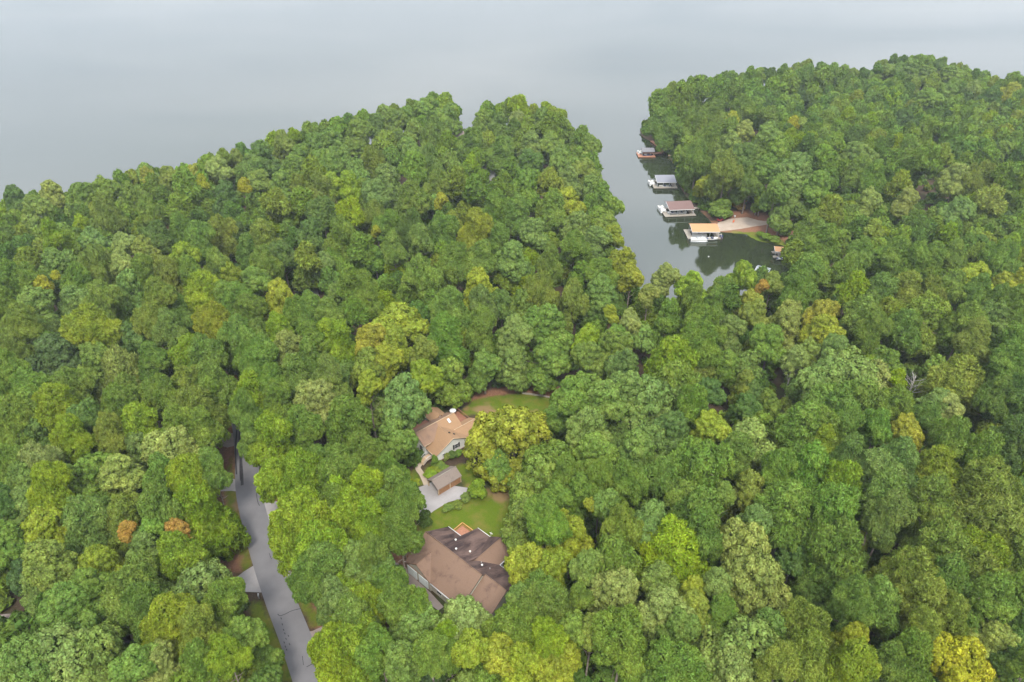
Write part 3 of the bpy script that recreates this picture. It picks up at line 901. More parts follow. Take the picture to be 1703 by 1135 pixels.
def pontoon_boat(loc, rz, L, label, canopy=None, z=0.0):
    rt = empty('pontoon_boat', (loc[0], loc[1], z), rz, label, 'boat', 'boats moored at the docks')
    for yy in (-0.95, 0.95):
        MB().tube([(-L / 2, yy, 0.22), (L / 2 - 0.9, yy, 0.22), (L / 2 - 0.3, yy, 0.32), (L / 2, yy, 0.48)], [0.33, 0.33, 0.24, 0.05], 10).build('pontoon', M['alu'], rt)
    MB().box((-0.1, 0, 0.62), (L - 0.3, 2.5, 0.12)).build('boat_deck', M['siding'], rt)
    f = MB()
    for yy in (-1.2, 1.2): f.box((-0.1, yy, 0.98), (L - 0.6, 0.05, 0.62))
    for xx in (-L / 2 + 0.2, L / 2 - 0.4): f.box((xx, -0.7, 0.98), (0.05, 1.0, 0.62)); f.box((xx, 0.7, 0.98), (0.05, 1.0, 0.62))
    f.build('fence_panel', M['white'], rt)
    s = MB()
    for sx in (-1, 1):
        s.box((sx * L * 0.3, -0.85, 0.9), (L * 0.28, 0.55, 0.42)); s.box((sx * L * 0.3, -1.12, 1.2), (L * 0.28, 0.14, 0.4))
    s.box((L * 0.3, 0.85, 0.9), (L * 0.26, 0.55, 0.42))
    s.build_each('seat', M['siding'], rt, [16, 16, 8])
    MB().box((-0.05 * L, 0.75, 1.05), (0.5, 0.6, 0.75)).tube([(-0.05 * L - .3, 0.75, 1.35), (-0.05 * L - .42, 0.75, 1.45)], [0.18, 0.18], 10).build('helm', M['metal'], rt)
    MB().box((-L / 2 - 0.15, 0, 0.6), (0.45, 0.4, 0.75)).build('outboard_motor', M['black'], rt)
    if canopy:
        cc = MB().box((-0.12 * L, 0, 2.45), (L * 0.42, 2.3, 0.08)).build('canopy', M[canopy], rt)
        q = MB()
        for sx in (-1, 1):
            for sy in (-1, 1): q.tube([(-0.12 * L + sx * L * 0.2, sy * 1.1, 2.42), (-0.12 * L, sy * 1.18, 1.2)], 0.03, 5)
        q.build('canopy_frame', M['alu'], cc)
    return rt

# farthest dock, orange decks and charcoal roof
dk1 = boathouse((71.2, 352.5), R(0), 6.8, 5.6, 2.9, 3.8, 'roofdk', 'small dock with a charcoal roof and orange decking, farthest of the covered docks', 'deckor', (1.9, 0.3), trim='dark')
wk = MB()
def plank_walk(mb, pts, half, z):
    for a, b in zip(pts[:-1], pts[1:]):
        L = math.dist(a, b); an = math.atan2(b[1] - a[1], b[0] - a[0]); n = max(2, int(L / 0.5))
        for i in range(n):
            t = (i + 0.5) / n
            mb.box((a[0] + (b[0] - a[0]) * t, a[1] + (b[1] - a[1]) * t, z), (L / n - 0.03, 2 * half, 0.09), an)
        for s in (-1, 1):
            ox, oy = -math.sin(an) * half * s * 0.93, math.cos(an) * half * s * 0.93
            mb.box(((a[0] + b[0]) / 2 + ox, (a[1] + b[1]) / 2 + oy, z - 0.17), (L, 0.08, 0.24), an)
            for i in range(int(L / 2.5) + 1):
                t = min(1, (i + 0.2) * 2.5 / L)
                mb.box((a[0] + (b[0] - a[0]) * t + ox, a[1] + (b[1] - a[1]) * t + oy, z - 1.0), (0.14, 0.14, 1.8))
plank_walk(wk, [(75.0, 353.9), (79.4, 355.4), (80.4, 361.3), (77.2, 375.0)], 0.85, 0.72)
setp(wk.build('walkway', M['deckor']), 'orange stained wooden walkway bending from the farthest dock to the bank', 'walkway')
wk = MB(); plank_walk(wk, [(82.0, 350.8), (84.5, 349.5), (86.5, 345.5)], 0.7, 1.0)
setp(wk.build('walkway', M['woodtan']), 'short brown landing stage on the bank near the farthest dock', 'walkway')
dk2 = boathouse((72.4, 310.5), R(1), 9.2, 8.2, 2.9, 4.3, 'roofslate', 'dock with a slate grey roof partly under the trees, second farthest', 'woodgrey', (1.4, 0.6))
dk3 = boathouse((72.6, 278.2), R(6), 11.2, 8.0, 3.0, 4.5, 'roofbr', 'dock with a reddish brown roof and white boat slips', 'woodgrey', (1.9, 0.6))
wk = MB(); plank_walk(wk, [(78.9, 281.5), (84.5, 282.5)], 0.7, 0.65)
setp(wk.build('walkway', M['woodgrey']), 'grey gangway joining the reddish brown roofed dock to the bank', 'walkway')
dk4 = boathouse((78.0, 255.2), R(0), 11.2, 7.2, 3.1, 4.1, 'rooftan', 'dock with a bright tan roof at the foot of the gravel boat ramp', 'woodgrey', (1.6, 1.0))
dk5 = boathouse((102.9, 236.6), R(-10), 4.4, 3.8, 2.7, 3.5, 'rooftan', 'tiny dock with a bright orange-tan roof at the far right end of the cove', 'woodgrey', (0.3, 0.4))
dk6 = boathouse((91.3, 220.4), R(-30), 4.8, 4.4, 2.7, 3.1, 'roofwh', 'dock with a plain pale metal roof, half hidden by trees at the near bank', 'woodgrey', (0.3, 0.4))

pontoon_boat((67.7, 355.4), R(90), 4.2, 'pontoon boat beside the farthest dock')
motor_boat((71.2, 351.6), R(180), 4.6, 'motor boat under the charcoal roof of the farthest dock', 'navy')
pontoon_boat((66.3, 311.5), R(92), 5.2, 'pale pontoon boat tied outside the slate roofed dock')
motor_boat((72.0, 307.4), R(178), 5.6, 'white motor boat under the slate grey roof', 'white')
motor_boat((69.5, 276.3), R(186), 4.6, 'white motor boat in the left slip under the reddish brown roof', 'white')
motor_boat((73.6, 276.6), R(6), 4.6, 'white motor boat in the right slip under the reddish brown roof', 'white')
pontoon_boat((65.6, 280.3), R(96), 6.2, 'pale pontoon boat at the open end of the reddish brown roofed dock')
pontoon_boat((74.9, 249.6), R(0), 6.8, 'long white pontoon boat moored along the front of the tan roofed dock')
motor_boat((80.4, 250.6), R(4), 4.8, 'white bowed speedboat moored in front of the tan roofed dock', 'white')
pontoon_boat((76.3, 254.6), R(0), 6.0, 'white pontoon boat under the bright tan roof', 'blue')
motor_boat((84.6, 252.4), R(80), 3.4, 'small boat under a faded purple cover at the right corner of the tan roofed dock', 'mauve')
motor_boat((102.5, 233.4), R(15), 4.0, 'small white boat just outside the tiny orange-tan roofed dock', 'white')

def ball_thing(name, px, py, z, r, mat, label, cat):
    x, y, t = P(px, py, z)
    o = MB().ball((0, 0, r * 0.4), r, 12, 8).tube([(0, 0, r * 1.2), (0, 0, r * 1.6)], r * 0.15, 6).build(name, M[mat])
    o.location = (x, y, z if z > 0 else 0); setp(o, label, cat)
ball_thing('buoy', 1178.4, 427.6, 0.02, 0.28, 'white', 'small white buoy floating in the dark cove', 'buoy')
x, y, z = G(1221.8, 361.6, 1)
o = MB().tube([(0, 0, 0), (0, 0, 0.7)], 0.35, 12).tube([(0, 0, 0.7), (0, 0, 0.85)], [0.38, 0.3], 12).build('water_barrel', M['white']); o.location = (x, y, z); setp(o, 'white barrel standing above the boat ramp', 'barrel')
x, y, z = G(1220, 369, 1)
vs, fs = [], []
for i, (a, w) in enumerate(((-0.5, 0.03), (-0.35, 0.6), (0, 1.0), (0.35, 0.6), (0.5, 0.03))):
    for k in range(8):
        t = 2 * math.pi * k / 8
        vs.append((a * 3.6, w * 0.38 * math.cos(t), 0.25 + w * 0.22 * math.sin(t)))
for i in range(4):
    for k in range(8): fs.append((i * 8 + k, i * 8 + (k + 1) % 8, (i + 1) * 8 + (k + 1) % 8, (i + 1) * 8 + k))
o = MB().add(vs, fs, True).build('kayak', M['kayak']); o.location = (x, y, z); o.rotation_euler = (0, 0, R(65)); setp(o, 'orange-red kayak lying across the gravel boat ramp', 'kayak')

def cart():
    x, y, z = G(1197, 368, 1)
    rt = empty('utility_cart', (x, y, z), R(12), 'dark utility cart with a red body parked beside the boat ramp', 'cart')
    MB().box((0, 0, 0.75), (2.4, 1.3, 0.45)).box((0.9, 0, 1.02), (0.7, 1.2, 0.2)).build('body', M['red'], rt)
    MB().box((-0.2, 0, 1.95), (1.5, 1.35, 0.07)).build('canopy', M['navy'], rt)
    f = MB()
    for sx in (-0.85, 0.45):
        for sy in (-0.6, 0.6): f.tube([(sx, sy, 0.95), (sx, sy, 1.93)], 0.035, 6)
    f.build('frame', M['black'], rt)
    MB().box((-0.3, 0, 1.08), (0.5, 1.1, 0.25)).box((-0.55, 0, 1.35), (0.12, 1.1, 0.45)).build('seat', M['black'], rt)
    for sx in (-0.8, 0.8):
        for sy in (-0.62, 0.62):
            MB().tube([(sx, sy - 0.1, 0.32), (sx, sy + 0.1, 0.32)], 0.32, 12).build('wheel', M['rubber'], rt)
cart()

def mailbox(px, py, mat, label):
    x, y, z = G(px, py)
    rt = empty('mailbox', (x, y, z), R(20), label, 'mailbox')
    MB().box((0, 0, 0.5), (0.1, 0.1, 1.2)).build('post', M['woodgrey' if mat != 'white' else 'white'], rt)
    b = MB()
    prof = [(-0.12, 1.05), (0.12, 1.05), (0.12, 1.22), (0.085, 1.31), (0, 1.35), (-0.085, 1.31), (-0.12, 1.22)]
    b.prism(prof, -0.28, 0.28, 'y'); b.build('box', M[mat], rt)
    MB().box((0.135, 0.1, 1.25), (0.012, 0.05, 0.22)).build('flag', M['red'], rt)
mailbox(431.5, 996, 'white', 'white mailbox on the left verge below the pale driveway apron')
mailbox(454, 874, 'green', 'dark green mailbox on the right side of the road by an apron')

def patio():
    x, y = L2W(12.0, 9.6)
    rt = empty('patio_umbrella', (x, y, 7.24), 0, 'white patio umbrella on the deck behind the tan roof', 'umbrella')
    MB().tube([(0, 0, 0), (0, 0, 2.5)], 0.03, 8).build('pole', M['alu'], rt)
    n = 8; vs = [(0, 0, 2.35)] + [(0.85 * math.cos(2 * math.pi * k / n), 0.85 * math.sin(2 * math.pi * k / n), 2.0) for k in range(n)] + [(0.85 * math.cos(2 * math.pi * k / n), 0.85 * math.sin(2 * math.pi * k / n), 1.9) for k in range(n)]
    MB().add(vs, [(0, 1 + k, 1 + (k + 1) % n) for k in range(n)] + [(1 + k, 9 + k, 9 + (k + 1) % n, 1 + (k + 1) % n) for k in range(n)]).build('canopy', M['white'], rt)
    x, y = L2W(10.4, 9.3)
    rt = empty('grill', (x, y, 7.24), A2, 'black barbecue grill on the deck behind the tan roofed house', 'grill')
    MB().box((0, 0, 0.45), (1.1, 0.5, 0.8)).build('cabinet', M['metal'], rt)
    MB().tube([(-0.4, 0, 1.0), (0.4, 0, 1.0)], 0.28, 12).build('lid', M['black'], rt)
patio()
# low timber edging behind the lawn
pts = [G(a, b)[:2] for a, b in ((868, 655), (885, 657), (905, 660), (926, 665))]
mb = MB()
for a, b in zip(pts[:-1], pts[1:]):
    mb.box(((a[0] + b[0]) / 2, (a[1] + b[1]) / 2, H(*a) + 0.18), (math.dist(a, b), 0.3, 0.4), math.atan2(b[1] - a[1], b[0] - a[0]))
setp(mb.build('retaining_wall', M['woodgrey']), 'low pale timber retaining wall at the back of the lawn', 'wall')

# ------------------------------------------------------------------ trees
PAL = {  # leaf colours, linear
    'g': (0.130, 0.196, 0.027), 'l': (0.178, 0.248, 0.016), 'L': (0.225, 0.325, 0.014), 't': (0.128, 0.212, 0.026), 'b': (0.158, 0.202, 0.028),
    'c': (0.205, 0.240, 0.018), 'y': (0.245, 0.250, 0.026), 'Y': (0.310, 0.305, 0.014), 'o': (0.320, 0.200, 0.038), 'd': (0.088, 0.145, 0.026),
    'k': (0.064, 0.102, 0.026), 's': (0.136, 0.198, 0.038), 'p': (0.205, 0.248, 0.052), 'm': (0.222, 0.242, 0.018)}
CNAME = {'g': 'mid green', 'l': 'yellow-green', 'L': 'bright lime', 't': 'fresh green', 'b': 'olive', 'c': 'golden green', 'y': 'yellow', 'Y': 'bright yellow', 'o': 'orange', 'd': 'dark green', 'k': 'very dark green', 's': 'grey-green', 'p': 'pale green', 'm': 'golden yellow'}

def unit_rand(rng, n):
    v = rng.normal(size=(n, 3)); v /= np.linalg.norm(v, axis=1)[:, None]
    return v

def crown_points(seed, style, dens=1.0):
    """leaf quads of a crown about 2 wide: lumps on limbs, lumps of lumps, leaves on each"""
    rng = np.random.default_rng(seed)
    pine = style == 'P'; sparse = style == 'S'; shrub = style == 'U'
    masses = []
    nm = {'P': 9, 'B': 8, 'S': 7, 'U': 5, 'T': 8}[style]
    masses.append((np.array([0, 0, 0.50]), 0.48 if not pine else 0.45))
    off = rng.uniform(0, 6.28)
    for i in range(nm):
        a = off + i * 2.39996 + rng.normal() * 0.25
        zz = -0.55 + 1.0 * ((i * 0.618 + rng.uniform(0, 0.25)) % 1.0)
        rad = math.sqrt(max(0.05, 1 - (zz * 0.8) ** 2)) * rng.uniform(0.50, 0.66)
        if style == 'T': rad *= 0.8; zz *= 1.25
        masses.append((np.array([rad * math.cos(a), rad * math.sin(a), zz]), rng.uniform(0.30, 0.46) * (0.95 if pine else 1.0)))
    if pine and seed % 2:
        masses = [(np.array([c[0] * (0.85 - 0.38 * c[2]), c[1] * (0.85 - 0.38 * c[2]), c[2] * 1.15]), r * (0.95 - 0.12 * c[2])) for c, r in masses]
        masses.append((np.array([0, 0, 0.85]), 0.26))
    if style == 'T': masses.append((np.array([rng.normal() * .1, rng.normal() * .1, 0.8]), 0.34))
    masses.append((np.array([0, 0, 0.08 if pine else 0.02]), 0.55 if pine else 0.52))
    V = []
    lr0 = 0.118 if pine else 0.118
    # loose sprays between the lumps
    for (c, r) in masses:
        n = int(1500 * dens * r * r * (0.4 if sparse else 1.0) / 0.36)
        dd = unit_rand(rng, n) + np.array([0, 0, 0.35]); dd /= np.linalg.norm(dd, axis=1)[:, None]
        p = c + dd * (r * rng.uniform(0.86, 1.10, n))[:, None]
        nrm = dd + unit_rand(rng, n) * 0.6 + np.array([0, 0, 0.12]); nrm /= np.linalg.norm(nrm, axis=1)[:, None]
        a = np.cross(nrm, unit_rand(rng, n)); a /= np.linalg.norm(a, axis=1)[:, None] + 1e-9
        s = 0.028 * rng.uniform(0.7, 1.35, n)[:, None] / math.sqrt(dens)
        L = a * s * (1.6 if pine else 1.25); W = np.cross(nrm, a) * s * (0.6 if pine else 0.85)
        V.append(np.stack([p - L, p + W, p + L, p - W], 1))
    for (c, r) in masses:
        K = int((r / 0.40) ** 2 * (42 if pine else 42))
        dirs = unit_rand(rng, K * 3)
        keep = [dirs[0]]
        mind = 1.7 / math.sqrt(K)
        for d in dirs[1:]:
            if min(np.linalg.norm(d - k) for k in keep) > mind: keep.append(d)
            if len(keep) >= K: break
        for d in keep:
            if d[2] < -0.55: continue
            pos = c + d * r * rng.uniform(0.82, 1.08)
            if any(np.linalg.norm(pos - c2) < r2 * 0.80 for (c2, r2) in masses if c2 is not c): continue
            if sparse and rng.random() < 0.35: continue
            lr = lr0 * rng.uniform(0.75, 1.3)
            out = pos / (np.linalg.norm(pos) + 1e-6) * 0.5 + d * 0.5 + np.array([0, 0, 0.35])
            out /= np.linalg.norm(out)
            n = int((150 if pine else 130) * dens * (lr / lr0) ** 2 * (0.55 if sparse else 1.0))
            dd = unit_rand(rng, n) + out * 0.75
            dd /= np.linalg.norm(dd, axis=1)[:, None]
            rr = lr * (0.50 + 0.72 * rng.random(n) ** 0.7)[:, None]
            p = pos + dd * rr * rng.uniform(0.75, 1.40, 3) * np.array([1, 1, 0.8])
            s = (0.026 if pine else 0.028) * rng.uniform(0.7, 1.35, n)[:, None] / math.sqrt(dens)
            if pine:
                axis = dd * 0.55 + unit_rand(rng, n) * 0.95
                axis /= np.linalg.norm(axis, axis=1)[:, None]
                w = np.cross(axis, dd + unit_rand(rng, n) * 0.5 + np.array([0, 0, 0.12])); w /= np.linalg.norm(w, axis=1)[:, None] + 1e-9
                L = axis * s * 1.9; W = w * s * 0.62
            else:
                nrm = dd + unit_rand(rng, n) * 0.50 + np.array([0, 0, 0.15])
                nrm /= np.linalg.norm(nrm, axis=1)[:, None]
                a = np.cross(nrm, unit_rand(rng, n)); a /= np.linalg.norm(a, axis=1)[:, None] + 1e-9
                L = a * s * 1.25; W = np.cross(nrm, a) * s * 0.85
            V.append(np.stack([p - L, p + W, p + L, p - W], 1))
    V = np.concatenate(V).astype(np.float32)
    return V

def quads_mesh(name, V, mat, col=None):
    n = len(V)
    me = bpy.data.meshes.new(name)
    me.vertices.add(n * 4); me.vertices.foreach_set('co', V.reshape(-1))
    me.loops.add(n * 4); me.loops.foreach_set('vertex_index', np.arange(n * 4, dtype=np.int32))
    me.polygons.add(n); me.polygons.foreach_set('loop_start', np.arange(0, n * 4, 4, dtype=np.int32))
    me.polygons.foreach_set('loop_total', np.full(n, 4, np.int32))
    me.update(calc_edges=True)
    if col is not None:
        at = me.attributes.new('leaf_colour', 'FLOAT_COLOR', 'POINT')
        at.data.foreach_set('color', np.repeat(np.concatenate([col, np.ones((n, 1))], 1), 4, axis=0).astype(np.float32).ravel())
    me.materials.append(mat)
    return me

PROTO = {}
for style, cnt, nm in (('P', 8, 'pine_crown'), ('B', 6, 'broadleaf_crown'), ('T', 4, 'broadleaf_crown'), ('S', 2, 'sparse_crown'), ('U', 2, 'shrub_crown')):
    PROTO[style] = [quads_mesh(nm, crown_points(hash((style == 'P', cnt, i)) % 9999 + i * 17 + len(style) + ord(style), style), M['leaf']) for i in range(cnt)]
LOW = {s: [crown_points(500 + i + ord(s), s, 0.09) for i in range(4)] for s in ('P', 'B')}

def trunk_mesh(seed, style):
    """trunk and limbs of a tree 20 m tall with a crown 5 m in radius"""
    rnd = random.Random(seed)
    mb = MB()
    lean = (rnd.uniform(-0.5, 0.5), rnd.uniform(-0.5, 0.5))
    top = 17.5 if style == 'P' else 15.5
    def pt(z): return (lean[0] * (z / 20) ** 2 + 0.12 * math.sin(z * 0.5 + seed), lean[1] * (z / 20) ** 2 + 0.12 * math.cos(z * 0.4 + seed), z)
    zs = [-0.6, 0.3, 3, 6, 9, 12, 15, top]
    r0 = 0.27 if style == 'P' else 0.33
    mb.tube([pt(z) for z in zs], [r0 * 1.35, r0 * 1.05, r0 * 0.95, r0 * 0.85, r0 * 0.75, r0 * 0.6, r0 * 0.38, 0.06], 7)
    nl = 12 if style != 'P' else 14
    for i in range(nl):
        z0 = 8.5 + (top - 9.5) * i / nl; a = i * 2.4 + rnd.uniform(-.4, .4)
        L = rnd.uniform(2.2, 4.0) * (1.0 - 0.35 * i / nl)
        up = 0.25 if style == 'P' else 0.75
        b = pt(z0)
        p1 = (b[0] + math.cos(a) * L * 0.5, b[1] + math.sin(a) * L * 0.5, z0 + up * L * 0.45)
        p2 = (b[0] + math.cos(a + .2) * L, b[1] + math.sin(a + .2) * L, z0 + up * L)
        mb.tube([b, p1, p2], [0.11, 0.07, 0.02], 5)
        if style in 'SD':
            for s in (-1, 1):
                mb.tube([p1, (p1[0] + math.cos(a + s * .8) * L * .5, p1[1] + math.sin(a + s * .8) * L * .5, p1[2] + L * 0.45)], [0.05, 0.012], 4)
                mb.tube([p2, (p2[0] + math.cos(a + s * .6) * L * .3, p2[1] + math.sin(a + s * .6) * L * .3, p2[2] + L * 0.3)], [0.02, 0.008], 4)
    return mb.mesh('trunk', M['greybark'] if style in 'SD' else M['bark'])
TRUNK = {'P': [trunk_mesh(i, 'P') for i in range(3)], 'B': [trunk_mesh(i + 5, 'B') for i in range(3)], 'S': [trunk_mesh(20, 'S'), trunk_mesh(21, 'S')], 'D': [trunk_mesh(31, 'D')]}

